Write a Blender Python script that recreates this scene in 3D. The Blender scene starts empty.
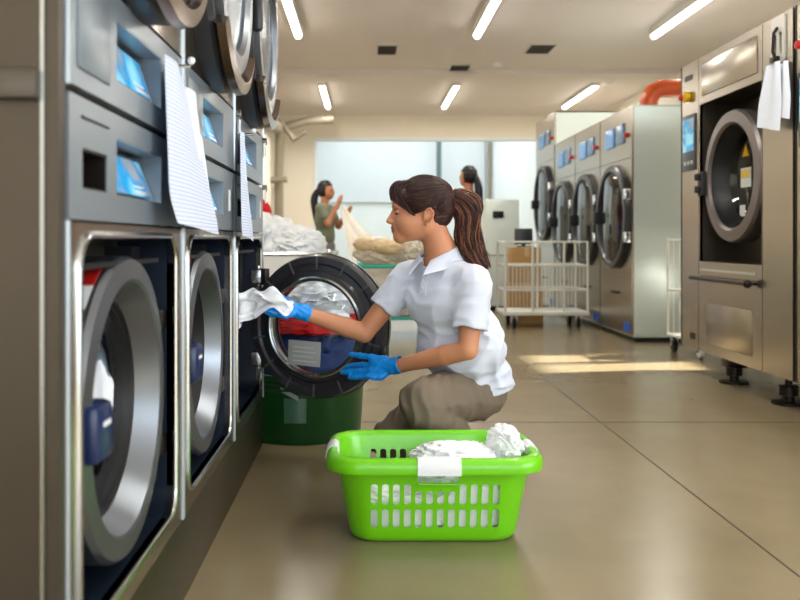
import bpy, bmesh, math, random
import numpy as np
from mathutils import Vector, Matrix, Euler, noise
random.seed(7); np.random.seed(7)
PI=math.pi
C=bpy.context.scene.collection
# ---------------------------------------------------------------- camera numbers
F=860.0; H=0.9; VX=366.0; VY=240.0
def P(x,y,Y): return Vector(((x-VX)*Y/F, Y, H-(y-VY)*Y/F))
# ---------------------------------------------------------------- materials
MATS={}
def lin(c):
    return tuple(((v/255)/12.92 if v/255<=0.04045 else ((v/255+0.055)/1.055)**2.4) for v in c)+(1,)
def mat(name,col,rough=.5,metal=0,spec=.5,bump=0,bscale=30,var=0,vscale=5,emis=None,estr=0,trans=0,sss=0,coat=0,stretch=None,ior=1.45,alpha=1,sheen=0):
    if name in MATS: return MATS[name]
    m=bpy.data.materials.new(name); m.use_nodes=True; nt=m.node_tree; b=nt.nodes['Principled BSDF']
    c=lin(col); b.inputs['Base Color'].default_value=c
    b.inputs['Roughness'].default_value=rough; b.inputs['Metallic'].default_value=metal
    b.inputs['Specular IOR Level'].default_value=spec; b.inputs['IOR'].default_value=ior
    b.inputs['Transmission Weight'].default_value=trans; b.inputs['Alpha'].default_value=alpha
    if sheen: b.inputs['Sheen Weight'].default_value=sheen
    if sss:
        b.inputs['Subsurface Weight'].default_value=sss; b.inputs['Subsurface Radius'].default_value=(.02,.008,.004); b.inputs['Subsurface Scale'].default_value=.5
    if coat: b.inputs['Coat Weight'].default_value=coat; b.inputs['Coat Roughness'].default_value=.1
    if emis: b.inputs['Emission Color'].default_value=lin(emis); b.inputs['Emission Strength'].default_value=estr
    tc=nt.nodes.new('ShaderNodeTexCoord'); mp=nt.nodes.new('ShaderNodeMapping')
    nt.links.new(tc.outputs['Object'],mp.inputs[0])
    if stretch: mp.inputs['Scale'].default_value=stretch
    if var:
        n=nt.nodes.new('ShaderNodeTexNoise'); n.inputs['Scale'].default_value=vscale; n.inputs['Detail'].default_value=6
        nt.links.new(mp.outputs[0],n.inputs['Vector'])
        r=nt.nodes.new('ShaderNodeValToRGB'); r.color_ramp.elements[0].position=.3; r.color_ramp.elements[1].position=.7
        r.color_ramp.elements[0].color=tuple(v*(1-var) for v in c[:3])+(1,); r.color_ramp.elements[1].color=tuple(min(1,v*(1+var)) for v in c[:3])+(1,)
        nt.links.new(n.outputs['Fac'],r.inputs[0]); nt.links.new(r.outputs[0],b.inputs['Base Color'])
        mr=nt.nodes.new('ShaderNodeMapRange'); mr.inputs[3].default_value=max(0,rough-.06); mr.inputs[4].default_value=min(1,rough+.08)
        nt.links.new(n.outputs['Fac'],mr.inputs[0]); nt.links.new(mr.outputs[0],b.inputs['Roughness'])
    if bump:
        n2=nt.nodes.new('ShaderNodeTexNoise'); n2.inputs['Scale'].default_value=bscale; n2.inputs['Detail'].default_value=4
        nt.links.new(mp.outputs[0],n2.inputs['Vector'])
        bp=nt.nodes.new('ShaderNodeBump'); bp.inputs['Strength'].default_value=bump; bp.inputs['Distance'].default_value=.01
        nt.links.new(n2.outputs['Fac'],bp.inputs['Height']); nt.links.new(bp.outputs[0],b.inputs['Normal'])
    MATS[name]=m; return m
# brushed steels: fine horizontal grain
M_steel=mat('brushed_steel',(172,163,150),.27,1)
M_steelb=mat('blue_grey_panel',(140,150,158),.32,.45,bump=.03,bscale=30,var=.05,vscale=4)
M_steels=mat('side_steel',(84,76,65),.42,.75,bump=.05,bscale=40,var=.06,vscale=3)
M_ring=mat('door_ring_metal',(122,127,133),.34,.9,var=.04,vscale=3)
M_trim=mat('bright_edge',(200,205,205),.22,1)
M_edge=mat('edge_metal',(165,174,180),.35,.6)
M_bright=mat('light_steel',(208,218,211),.25,.35)
M_black=mat('black_rubber',(22,22,24),.45)
M_blackp=mat('black_plastic',(44,44,48),.4,var=.1,vscale=12,coat=.2)
M_dark=mat('dark_interior',(20,22,26),.5,.3)
M_darkblue=mat('dark_liner',(26,36,50),.4,.3)
M_drum=mat('drum_steel',(125,125,125),.35,1,bump=.6,bscale=60)
M_navy=mat('navy_plastic',(20,38,78),.35,coat=.3)
M_bronze=mat('bronze_grip',(128,112,102),.2,1)
M_white=mat('white_plastic',(225,228,228),.4)
M_cloth=mat('white_cloth',(236,238,242),.9,bump=.3,bscale=60,sheen=.2)
M_paper=mat('paper',(225,232,245),.7,var=.02,vscale=4)
M_lime=mat('lime_plastic',(110,198,8),.34,coat=.35,sss=.05,bump=.03,bscale=300)
M_green=mat('dark_green_plastic',(10,66,22),.38,coat=.2,var=.1,vscale=6)
M_red=mat('red_cloth',(215,30,30),.85); M_blue=mat('blue_cloth',(35,60,110),.85,var=.2)
M_teal=mat('teal_plastic',(40,175,150),.4)
M_wire=mat('white_wire',(222,222,212),.4)
M_card=mat('cardboard',(188,148,92),.8,var=.08,vscale=10)
M_orange=mat('orange_pipe',(200,80,24),.35,coat=.2)
M_yellow=mat('yellow_plastic',(235,190,20),.4); M_redp=mat('red_plastic',(190,30,25),.4)
M_darkm=mat('dark_metal',(48,42,38),.4,.8)
M_hook=mat('hook_steel',(190,190,188),.25,1)
M_label=mat('label_grey',(158,160,158),.6)
def glass(name,col=(255,255,255),rough=.02,mix=.12):
    m=bpy.data.materials.new(name); m.use_nodes=True; nt=m.node_tree; nt.nodes.remove(nt.nodes['Principled BSDF'])
    t=nt.nodes.new('ShaderNodeBsdfTransparent'); t.inputs[0].default_value=lin(col)
    g=nt.nodes.new('ShaderNodeBsdfGlossy'); g.inputs['Roughness'].default_value=rough
    lw=nt.nodes.new('ShaderNodeLayerWeight'); fr=nt.nodes.new('ShaderNodeMath'); fr.operation='POWER'; fr.inputs[1].default_value=5; nt.links.new(lw.outputs['Facing'],fr.inputs[0])
    ad=nt.nodes.new('ShaderNodeMath'); ad.operation='ADD'; ad.inputs[1].default_value=mix; ad.use_clamp=True
    mx=nt.nodes.new('ShaderNodeMixShader'); nt.links.new(fr.outputs[0],ad.inputs[0]); nt.links.new(ad.outputs[0],mx.inputs[0])
    nt.links.new(t.outputs[0],mx.inputs[1]); nt.links.new(g.outputs[0],mx.inputs[2]); nt.links.new(mx.outputs[0],nt.nodes['Material Output'].inputs[0])
    return m
M_glass=glass('door_glass',(235,240,242),.03,.05); M_glassd=glass('dark_glass',(190,198,205),.03,.05)
def screenmat():
    m=bpy.data.materials.new('lit_screen'); m.use_nodes=True; nt=m.node_tree; b=nt.nodes['Principled BSDF']
    tc=nt.nodes.new('ShaderNodeTexCoord'); n=nt.nodes.new('ShaderNodeTexNoise'); n.inputs['Scale'].default_value=7; n.inputs['Detail'].default_value=2
    nt.links.new(tc.outputs['Object'],n.inputs['Vector'])
    r=nt.nodes.new('ShaderNodeValToRGB'); e=r.color_ramp.elements
    e[0].position=.38; e[0].color=lin((150,160,170)); e[1].position=.62; e[1].color=lin((140,215,240))
    x=e.new(.5); x.color=lin((20,150,215))
    nt.links.new(n.outputs['Fac'],r.inputs[0]); nt.links.new(r.outputs[0],b.inputs['Base Color']); nt.links.new(r.outputs[0],b.inputs['Emission Color'])
    b.inputs['Emission Strength'].default_value=.35; b.inputs['Roughness'].default_value=.2
    return m
M_screen=screenmat()
# ---------------------------------------------------------------- mesh collecting
WL={}   # world location of every root/part
class MB:
    def __init__(s,T=None): s.v=[]; s.f=[]; s.m=[]; s.T=T; s.mi=0
    def add(s,vs,fs):
        o=len(s.v)
        for p in vs:
            p=Vector(p); s.v.append(s.T(p) if s.T else p)
        for f in fs: s.f.append(tuple(i+o for i in f)); s.m.append(s.mi)
        return s
    def box(s,lo,hi,R=None,piv=None):
        (a,b,c),(d,e,f)=lo,hi
        vs=[Vector(q) for q in ((a,b,c),(d,b,c),(d,e,c),(a,e,c),(a,b,f),(d,b,f),(d,e,f),(a,e,f))]
        if R is not None:
            piv=Vector(piv) if piv else (vs[0]+vs[6])/2
            vs=[R@(q-piv)+piv for q in vs]
        return s.add(vs,[(0,3,2,1),(4,5,6,7),(0,1,5,4),(1,2,6,5),(2,3,7,6),(3,0,4,7)])
    def bbox(s,lo,hi,r,R=None,piv=None):   # bevelled box: chamfer edges by r
        (a,b,c),(d,e,f)=lo,hi
        bm=bmesh.new(); bmesh.ops.create_cube(bm,size=1)
        for q in bm.verts: q.co=Vector((a+(q.co.x+.5)*(d-a),b+(q.co.y+.5)*(e-b),c+(q.co.z+.5)*(f-c)))
        bmesh.ops.bevel(bm,geom=bm.edges[:],offset=r,segments=2,profile=.5,affect='EDGES')
        bm.verts.index_update()
        vs=[q.co.copy() for q in bm.verts]
        if R is not None:
            piv=Vector(piv) if piv else Vector(((a+d)/2,(b+e)/2,(c+f)/2)); vs=[R@(q-piv)+piv for q in vs]
        fs=[tuple(x.index for x in g.verts) for g in bm.faces]; bm.free()
        return s.add(vs,fs)
    def tube(s,pts,r,seg=8,closed=False,caps=True,flat=1):
        pts=[Vector(p) for p in pts]; n=len(pts); rs=r if isinstance(r,(list,tuple)) else [r]*n
        vs=[];fs=[]; up=None
        for i,p in enumerate(pts):
            t=(pts[(i+1)%n]-pts[i-1]) if closed else (pts[min(i+1,n-1)]-pts[max(i-1,0)])
            if t.length<1e-9: t=Vector((0,0,1))
            t.normalize()
            if up is None:
                up=Vector((0,0,1)) if abs(t.z)<.9 else Vector((1,0,0))
            x=t.cross(up)
            if x.length<1e-6: x=t.orthogonal()
            x.normalize(); y=x.cross(t); up=y
            for k in range(seg):
                a=2*PI*k/seg; vs.append(p+x*math.cos(a)*rs[i]+y*math.sin(a)*rs[i]*flat)
        m=n if closed else n-1
        for i in range(m):
            j=(i+1)%n
            for k in range(seg):
                l=(k+1)%seg; fs.append((i*seg+k,i*seg+l,j*seg+l,j*seg+k))
        if caps and not closed:
            fs.append(tuple(reversed(range(seg)))); fs.append(tuple((n-1)*seg+k for k in range(seg)))
        return s.add(vs,fs)
    def lathe(s,prof,c,axis,seg=48,a0=0,a1=2*PI,closedprof=False,caps=False):
        # prof: list of (radius, along-axis)
        axis=Vector(axis).normalized(); c=Vector(c); u=axis.orthogonal().normalized()
        if abs(axis.z)<.9: u=Vector((0,0,1)); u=(u-axis*u.dot(axis)).normalized()
        w=axis.cross(u); full=abs(a1-a0-2*PI)<1e-6; n=seg if full else seg+1
        vs=[];fs=[];q=len(prof)
        for i in range(n):
            a=a0+(a1-a0)*i/seg; d=u*math.cos(a)+w*math.sin(a)
            for r,h in prof: vs.append(c+d*r+axis*h)
        for i in range(seg):
            j=(i+1)%n
            for k in range(q if closedprof else q-1):
                l=(k+1)%q; fs.append((i*q+k,i*q+l,j*q+l,j*q+k))
        if closedprof and not full: fs.append(tuple(range(q))); fs.append(tuple((n-1)*q+k for k in reversed(range(q))))
        return s.add(vs,fs)
    def sphere(s,c,r,seg=16,rings=10,R=None):
        rr=r if isinstance(r,(list,tuple)) else (r,r,r); c=Vector(c); vs=[];fs=[]
        for i in range(rings+1):
            t=PI*i/rings
            for k in range(seg):
                a=2*PI*k/seg; p=Vector((rr[0]*math.sin(t)*math.cos(a),rr[1]*math.sin(t)*math.sin(a),rr[2]*math.cos(t)))
                if R is not None: p=R@p
                vs.append(c+p)
        for i in range(rings):
            for k in range(seg):
                l=(k+1)%seg; fs.append((i*seg+k,(i+1)*seg+k,(i+1)*seg+l,i*seg+l))
        return s.add(vs,fs)
    def grid(s,fn,nu,nv,thick=0,wrapu=False):
        P0=[[Vector(fn(i/(nu-1) if not wrapu else i/nu,j/(nv-1))) for j in range(nv)] for i in range(nu)]
        vs=[P0[i][j] for i in range(nu) for j in range(nv)]; fs=[]
        mu=nu if wrapu else nu-1
        for i in range(mu):
            for j in range(nv-1):
                k=(i+1)%nu; fs.append((i*nv+j,k*nv+j,k*nv+j+1,i*nv+j+1))
        if thick:
            N=[Vector((0,0,0)) for _ in vs]
            for f in fs:
                nn=(vs[f[1]]-vs[f[0]]).cross(vs[f[3]]-vs[f[0]])
                for q in f: N[q]+=nn
            N=[q.normalized() for q in N]; o=len(vs)
            vs=[a+b*thick/2 for a,b in zip(vs,N)]+[a-b*thick/2 for a,b in zip(vs,N)]
            fs=fs+[tuple(reversed([q+o for q in f])) for f in fs]
            bd=[]
            if not wrapu:
                bd+=[(0*nv+j,0*nv+j+1) for j in range(nv-1)]+[((nu-1)*nv+j+1,(nu-1)*nv+j) for j in range(nv-1)]
            for i in range(mu):
                k=(i+1)%nu; bd+=[(k*nv,i*nv),(i*nv+nv-1,k*nv+nv-1)]
            for a,b in bd: fs.append((b,a,a+o,b+o))
        return s.add(vs,fs)
    def prism(s,loop,off):   # loop: 3-D points (planar), off: vector
        loop=[Vector(p) for p in loop]; off=Vector(off); n=len(loop)
        return s.add(loop+[p+off for p in loop],[tuple(range(n)),tuple(reversed(range(n,2*n)))]+[(i,(i+1)%n,n+(i+1)%n,n+i) for i in range(n)])
    def build(s,name,mats,parent=None,loc=None,smooth=35,fixn=True,bevel=0):
        mats=mats if isinstance(mats,(list,tuple)) else [mats]
        if parent is not None: o3=WL[parent.name]
        elif loc is not None: o3=Vector(loc)
        else:
            xs=[p.x for p in s.v]; ys=[p.y for p in s.v]; zs=[p.z for p in s.v]
            o3=Vector(((min(xs)+max(xs))/2,(min(ys)+max(ys))/2,min(zs)))
        me=bpy.data.meshes.new(name); me.from_pydata([tuple(p-o3) for p in s.v],[],s.f)
        for m in mats: me.materials.append(m)
        if len(mats)>1: me.polygons.foreach_set('material_index',s.m)
        if fixn or bevel:
            bm=bmesh.new(); bm.from_mesh(me)
            if fixn: bmesh.ops.recalc_face_normals(bm,faces=bm.faces[:])
            if bevel:
                ed=[e for e in bm.edges if e.is_manifold and e.calc_face_angle(0)>1.0]
                bmesh.ops.bevel(bm,geom=ed,offset=bevel,segments=2,profile=.5,affect='EDGES',clamp_overlap=True)
            bm.to_mesh(me); bm.free()
        if smooth:
            me.polygons.foreach_set('use_smooth',[True]*len(me.polygons)); me.set_sharp_from_angle(angle=math.radians(smooth))
        o=bpy.data.objects.new(name,me); C.objects.link(o)
        if parent is not None: o.parent=parent
        else: o.location=o3
        WL[o.name]=o3.copy(); return o
def tag(o,label=None,cat=None,group=None,kind=None):
    for k,v in (('label',label),('category',cat),('group',group),('kind',kind)):
        if v: o[k]=v
    return o
def thing(name,label,cat,loc,group=None):
    o=bpy.data.objects.new(name,None); C.objects.link(o); o.location=loc; o.empty_display_size=.05
    WL[o.name]=Vector(loc); return tag(o,label,cat,group)
def copy_tree(o,dloc=(0,0,0),label=None,parent=None,skip=()):
    c=o.copy(); C.objects.link(c)
    if parent is not None: c.parent=parent
    else:
        c.location=o.location+Vector(dloc)
        if label: c['label']=label
    WL[c.name]=WL[o.name]+Vector(dloc)
    for ch in [x for x in C.objects if x.parent==o]:
        if ch.name.split('.')[0] in skip: continue
        copy_tree(ch,dloc,None,c,skip)
    return c
def struct(mb,name,m,**k):
    o=mb.build(name,m,**k); o['kind']='structure'; return o
def rrect(x0,x1,y0,y1,r,n=6):
    pts=[]
    for cx,cy,a in ((x1-r,y1-r,0),(x0+r,y1-r,90),(x0+r,y0+r,180),(x1-r,y0+r,270)):
        for k in range(n+1):
            t=math.radians(a+90*k/n); pts.append((cx+r*math.cos(t),cy+r*math.sin(t)))
    return pts
def plate(mb,outer,holes,d0,d1):
    """plate in (s,z) plane with holes, between depths d0,d1; local coords (d,s,z)"""
    bm=bmesh.new(); es=[]
    for lp in [outer]+holes:
        vs=[bm.verts.new((0,p[0],p[1])) for p in lp]
        es+=[bm.edges.new((vs[i],vs[(i+1)%len(vs)])) for i in range(len(vs))]
    bmesh.ops.triangle_fill(bm,use_beauty=True,use_dissolve=False,edges=es)
    bm.verts.index_update()
    V=[v.co.copy() for v in bm.verts]; n=len(V)
    fs=[tuple(v.index for v in f.verts) for f in bm.faces]
    be=[tuple(v.index for v in e.verts) for e in bm.edges if len(e.link_faces)==1]
    bm.free()
    mb.add([Vector((d0,p.y,p.z)) for p in V]+[Vector((d1,p.y,p.z)) for p in V],
        fs+[tuple(reversed([i+n for i in f])) for f in fs]+[(a,b,b+n,a+n) for a,b in be])
def rect(x0,x1,y0,y1): return [(x0,y0),(x1,y0),(x1,y1),(x0,y1)]
def circ(cx,cy,r,n=40): return [(cx+r*math.cos(2*PI*k/n),cy+r*math.sin(2*PI*k/n)) for k in range(n)]
def bake(o):
    """apply the modifiers of o"""
    dg=bpy.context.evaluated_depsgraph_get(); dg.update()
    me=bpy.data.meshes.new_from_object(o.evaluated_get(dg)); old=o.data; o.modifiers.clear(); o.data=me; return o
# ---------------------------------------------------------------- implicit surfaces
def sines(p,freq,seed,n=7):
    rs=np.random.RandomState(seed); out=np.zeros(p.shape[:-1],dtype=np.float32)
    for _ in range(n):
        k=rs.normal(size=3); k/=np.linalg.norm(k); out+=np.sin((p@k.astype(np.float32))*freq*rs.uniform(.7,1.4)+rs.uniform(0,6.28))
    return out/n**.5
def cone(a,b,ra,rb):
    a=np.array(a,dtype=np.float32); b=np.array(b,dtype=np.float32); ab=b-a; L=float(ab@ab)+1e-12
    def f(p):
        t=np.clip(((p-a)@ab)/L,0,1); return np.linalg.norm(p-a-t[...,None]*ab,axis=-1)-(ra+(rb-ra)*t)
    return f
def ell(c,r,R=None):
    c=np.array(c,dtype=np.float32); r=np.array(r,dtype=np.float32); Rm=None if R is None else np.array(R,dtype=np.float32)
    def f(p):
        q=p-c
        if Rm is not None: q=q@Rm      # world->local for columns = axes
        k0=np.linalg.norm(q/r,axis=-1); k1=np.linalg.norm(q/(r*r),axis=-1)
        return k0*(k0-1)/np.maximum(k1,1e-6)
    return f
def half(c,n):
    c=np.array(c,dtype=np.float32); n=np.array(n,dtype=np.float32); n=n/np.linalg.norm(n)
    return lambda p:(p-c)@n
def sunion(fs,k=.02):
    def f(p):
        d=fs[0](p)
        for g in fs[1:]:
            e=g(p); h=np.maximum(k-np.abs(d-e),0)/k; d=np.minimum(d,e)-h*h*k*.25
        return d
    return f
def smax(a,b,k):
    h=np.maximum(k-np.abs(a-b),0)/k; return np.maximum(a,b)+h*h*k*.25
def nets(f,lo,hi,h):
    lo=np.array(lo,dtype=np.float32); hi=np.array(hi,dtype=np.float32)
    B=12; nb=np.ceil((hi-lo)/h/B).astype(int); N=nb*B+1
    D=np.full(tuple(N),1.0,dtype=np.float32)
    cx=[lo[a]+h*(np.arange(nb[a])*B+B/2) for a in range(3)]
    g=np.stack(np.meshgrid(*cx,indexing='ij'),-1).astype(np.float32)
    dc=f(g.reshape(-1,3)).reshape(g.shape[:3]); lim=h*B*.87*1.5+.012
    loc=np.stack(np.meshgrid(*[np.arange(B+1)]*3,indexing='ij'),-1).astype(np.float32)*h
    for i,j,k in np.argwhere(dc<=-lim): D[i*B:(i+1)*B+1,j*B:(j+1)*B+1,k*B:(k+1)*B+1]=-1.0
    for i,j,k in np.argwhere(np.abs(dc)<lim):
        o=lo+np.array([i,j,k])*B*h
        D[i*B:(i+1)*B+1,j*B:(j+1)*B+1,k*B:(k+1)*B+1]=f((loc+o.astype(np.float32)).reshape(-1,3)).reshape(B+1,B+1,B+1)
    S=D<0
    c=[S[a:N[0]-1+a,b:N[1]-1+b,e:N[2]-1+e] for a in (0,1) for b in (0,1) for e in (0,1)]
    s=sum(x.astype(np.int8) for x in c); act=(s>0)&(s<8); ids=np.argwhere(act)
    acc=np.zeros((len(ids),3)); cnt=np.zeros(len(ids))
    co=[(a,b,e) for a in (0,1) for b in (0,1) for e in (0,1)]
    for p in co:
        for ax in range(3):
            if p[ax]==1: continue
            q=list(p); q[ax]=1
            ia=ids+np.array(p); ib=ids+np.array(q)
            da=D[ia[:,0],ia[:,1],ia[:,2]]; db=D[ib[:,0],ib[:,1],ib[:,2]]; m=(da<0)!=(db<0)
            t=np.where(m,da/np.where(m,da-db,1),0); pos=np.array(p)[None,:]+np.zeros((len(ids),3)); pos[:,ax]+=t
            acc+=pos*m[:,None]; cnt+=m
    V=(ids+acc/cnt[:,None])*h+lo
    idx=np.full(act.shape,-1,dtype=np.int64); idx[act]=np.arange(len(ids)); Fc=[]
    for ax in range(3):
        sl=[slice(None)]*3; sm=[slice(None)]*3; sl[ax]=slice(1,None); sm[ax]=slice(0,-1)
        A=S[tuple(sm)]; Bq=S[tuple(sl)]; u,v=(ax+1)%3,(ax+2)%3
        e=np.argwhere(A!=Bq); e=e[(e[:,u]>0)&(e[:,v]>0)&(e[:,u]<N[u]-1)&(e[:,v]<N[v]-1)]
        ins=A[e[:,0],e[:,1],e[:,2]]
        def cell(du,dv):
            q=e.copy(); q[:,u]-=du; q[:,v]-=dv; return idx[q[:,0],q[:,1],q[:,2]]
        qd=np.stack([cell(1,1),cell(0,1),cell(0,0),cell(1,0)],1)
        qd[~ins]=qd[~ins][:,::-1]; Fc.append(qd)
    Fc=np.concatenate(Fc)
    return V,Fc
def sdf_obj(name,f,lo,hi,h,mats,parent=None,loc=None,midx=None,smooth=True,relax=1):
    V,Q=nets(f,lo,hi,h)
    if relax:
        for _ in range(relax):
            a=np.zeros_like(V); n=np.zeros(len(V))
            for k in range(4):
                i=Q[:,k]; j=Q[:,(k+1)%4]
                np.add.at(a,i,V[j]); np.add.at(n,i,1); np.add.at(a,j,V[i]); np.add.at(n,j,1)
            V=V*.5+.5*a/np.maximum(n,1)[:,None]
    mats=mats if isinstance(mats,(list,tuple)) else [mats]
    o3=WL[parent.name] if parent is not None else Vector(loc if loc is not None else (V[:,0].mean(),V[:,1].mean(),V[:,2].min()))
    me=bpy.data.meshes.new(name); me.from_pydata((V-np.array(o3)).tolist(),[],Q.tolist())
    for m in mats: me.materials.append(m)
    if midx is not None:
        cen=V[Q].mean(1); me.polygons.foreach_set('material_index',midx(cen).astype(np.int32))
    me.polygons.foreach_set('use_smooth',[True]*len(me.polygons))
    o=bpy.data.objects.new(name,me); C.objects.link(o)
    if parent is not None: o.parent=parent
    else: o.location=o3
    WL[o.name]=Vector(o3); return o
def clampbox(x0,x1,y0,y1,zt,zmin=-9):
    def f(p):
        if p.z<zt: return Vector((min(max(p.x,x0),x1),min(max(p.y,y0),y1),max(p.z,zmin)))
        return p
    return f
def crumple(name,c,r,m,seed=0,amp=.25,freq=3,sub=5,flat=0,parent=None,loc=None,rot=0,shape=None,th=None):
    """a crumpled heap of cloth with folds"""
    bm=bmesh.new(); bmesh.ops.create_icosphere(bm,subdivisions=sub,radius=1); off=Vector((seed*7.3,seed*3.1,seed*1.7))
    mb=MB(); c=Vector(c); R=Matrix.Rotation(rot,3,'Z'); bm.verts.index_update(); vs=[]
    for v in bm.verts:
        p=v.co.copy(); q=p*freq+off
        w=Vector((noise.noise(q),noise.noise(q+Vector((9,0,0))),noise.noise(q+Vector((0,9,0)))))
        a=1-2*abs(noise.noise(q+w*1.2)); b=1-2*abs(noise.noise(q*2.1+w*2)); e=1-2*abs(noise.noise(q*4.3+w))
        s=1+amp*(a*.72+b*.30+e*.09-.3)
        p=Vector((p.x*r[0]*s,p.y*r[1]*s,p.z*r[2]*s))
        if p.z<-flat*r[2] and flat: p.z=-flat*r[2]+(p.z+flat*r[2])*.05
        p=R@p+c
        if shape: p=shape(p)
        vs.append(p)
    mb.add(vs,[tuple(v.index for v in f.verts) for f in bm.faces]); bm.free()
    return mb.build(name,m,parent=parent,loc=loc,smooth=80)
# ================================================================ SETTING
def floormat():
    m=bpy.data.materials.new('polished_concrete'); m.use_nodes=True; nt=m.node_tree; b=nt.nodes['Principled BSDF']; N=nt.nodes.new; L=nt.links.new
    tc=N('ShaderNodeTexCoord')
    def nz(sc,det,dist=0):
        n=N('ShaderNodeTexNoise'); n.inputs['Scale'].default_value=sc; n.inputs['Detail'].default_value=det; n.inputs['Distortion'].default_value=dist; L(tc.outputs['Object'],n.inputs['Vector']); return n
    a=nz(.8,4,.4); c=nz(5,3,.2); d=nz(60,3)
    r=N('ShaderNodeValToRGB'); e=r.color_ramp.elements; e[0].position=.15; e[0].color=lin((124,110,82)); e[1].position=.88; e[1].color=lin((148,134,105)); L(a.outputs['Fac'],r.inputs[0])
    r2=N('ShaderNodeValToRGB'); e=r2.color_ramp.elements; e[0].position=.1; e[0].color=(.90,.90,.89,1); e[1].position=.9; e[1].color=(1.04,1.04,1.03,1); L(c.outputs['Fac'],r2.inputs[0])
    mx=N('ShaderNodeMix'); mx.data_type='RGBA'; mx.blend_type='MULTIPLY'; mx.inputs[0].default_value=1; L(r.outputs[0],mx.inputs[6]); L(r2.outputs[0],mx.inputs[7])
    L(mx.outputs[2],b.inputs['Base Color'])
    mr=N('ShaderNodeMapRange'); mr.inputs[1].default_value=.1; mr.inputs[2].default_value=.9; mr.inputs[3].default_value=.19; mr.inputs[4].default_value=.30; b.inputs['Roughness'].default_value=.24
    
    b.inputs['Specular IOR Level'].default_value=.55
    return m
M_floor=floormat()
M_joint=mat('floor_joint',(70,62,50),.8)
M_ceil=mat('ceiling_paint',(226,217,212),.9,var=.02,vscale=1)
M_wall=mat('cream_wall',(238,230,214),.85,var=.02,vscale=2)
M_wallw=mat('white_wall',(232,238,238),.8,var=.02,vscale=2)
M_blind=mat('pale_blue_blind',(214,220,224),.7)
XL,XR,ZC=-1.75,4.6,3.4; YB,YF=-3.0,17.0
struct(MB().box((XL-.2,YB-.2,-.1),(XR+.2,24.2,0)),'floor',M_floor)
j=MB()
XJ=1.159
j.box((XJ-.003,YB,-.004),(XJ+.003,17,.0008)); j.box((-.45,4.25-.004,-.004),(XR,4.25+.004,.0008))
j.box((XJ-3.6,8.4,-.004),(XR,8.408,.0008)); j.box((XR-.4,-2,-.004),(XR-.394,17,.0008)); j.box((-.45,12.6,-.004),(XR,12.608,.0008))
j.add([(-.2,4.9,.0008),(1.159,4.33,.0008),(1.159,4.336,.0008),(-.2,4.906,.0008)],[(0,1,2,3)])
struct(j,'trim_1',M_joint)
struct(MB().box((XL-.2,YB-.2,ZC),(XR+.2,YF+.2,ZC+.1)),'ceiling',M_ceil)
struct(MB().box((XL,12.6,ZC-.06),(XR,12.75,ZC)).box((XL,12.75,ZC-.035),(XR,YF,ZC)),'trim_2',M_ceil)
struct(MB().box((XL-.2,YB-.2,0),(XL,YF+.2,ZC)),'wall_left',M_wall)
# right wall with windows towards the daylight
mb=MB(lambda p:Vector((p.x,p.y,p.z)))
plate(mb,rect(YB-.2,YF+.2,0,ZC),[rect(-2.4,1.6,.9,3.0),rect(6.3,7.4,1.5,2.4)],XR,XR+.2)
struct(mb,'wall_right',M_wall)
# wall behind the camera with a shop front
mb=MB(lambda p:Vector((p.y,p.x,p.z)))
plate(mb,rect(XL-.2,XR+.2,0,ZC),[rect(-1.2,3.6,.3,2.9)],YB-.2,YB)
struct(mb,'wall_front',M_wall)
w=MB()
for x in (-1.2,.4,2.0,3.55): w.box((x,YB-.13,.3),(x+.05,YB-.07,2.9))
w.box((-1.2,YB-.13,.3),(3.6,YB-.07,.36)).box((-1.2,YB-.13,2.84),(3.6,YB-.07,2.9))
struct(w,'window_1',M_white)
w=MB()
for y0,y1,z0,z1,n in ((-2.4,1.6,.9,3.0,3),(6.3,7.4,1.5,2.4,2)):
    for k in range(n+1):
        y=y0+(y1-y0-.05)*k/n; w.box((XR+.07,y,z0),(XR+.13,y+.05,z1))
    w.box((XR+.07,y0,z0),(XR+.13,y1,z0+.05)).box((XR+.07,y0,z1-.05),(XR+.13,y1,z1))
struct(w,'window_2',M_white)
# far wall with wide opening into a bright room
mb=MB(lambda p:Vector((p.y,p.x,p.z)))
plate(mb,[(XL-.2,0),(-1.04,0),(-1.04,2.93),(3.5,2.93),(3.5,0),(XR+.2,0),(XR+.2,ZC+.9),(XL-.2,ZC+.9)],[],YF,YF+.2)
struct(mb,'wall_back',M_wall)
struct(MB().box((-1.5,24,0),(3.7,24.2,4.3)),'wall_far',M_wallw)
struct(MB().box((3.5,YF+.2,0),(3.7,24,4.3)),'wall_far_right',M_wallw)
struct(MB().box((-1.7,YF+.2,0),(-1.5,24.2,4.3)),'wall_far_left',M_wallw)
struct(MB().box((-1.7,YF,4.3),(3.7,24.2,4.4)),'ceiling',M_wallw)
struct(MB().box((-1.45,23.9,1.95),(3.3,23.98,4.25)),'window_3',M_blind)
struct(MB().box((-1.04,YF-.01,0),(-.98,YF+.21,2.93)).box((-.98,YF-.01,2.87),(3.5,YF+.21,2.93)),'trim_3',M_wallw)
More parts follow.
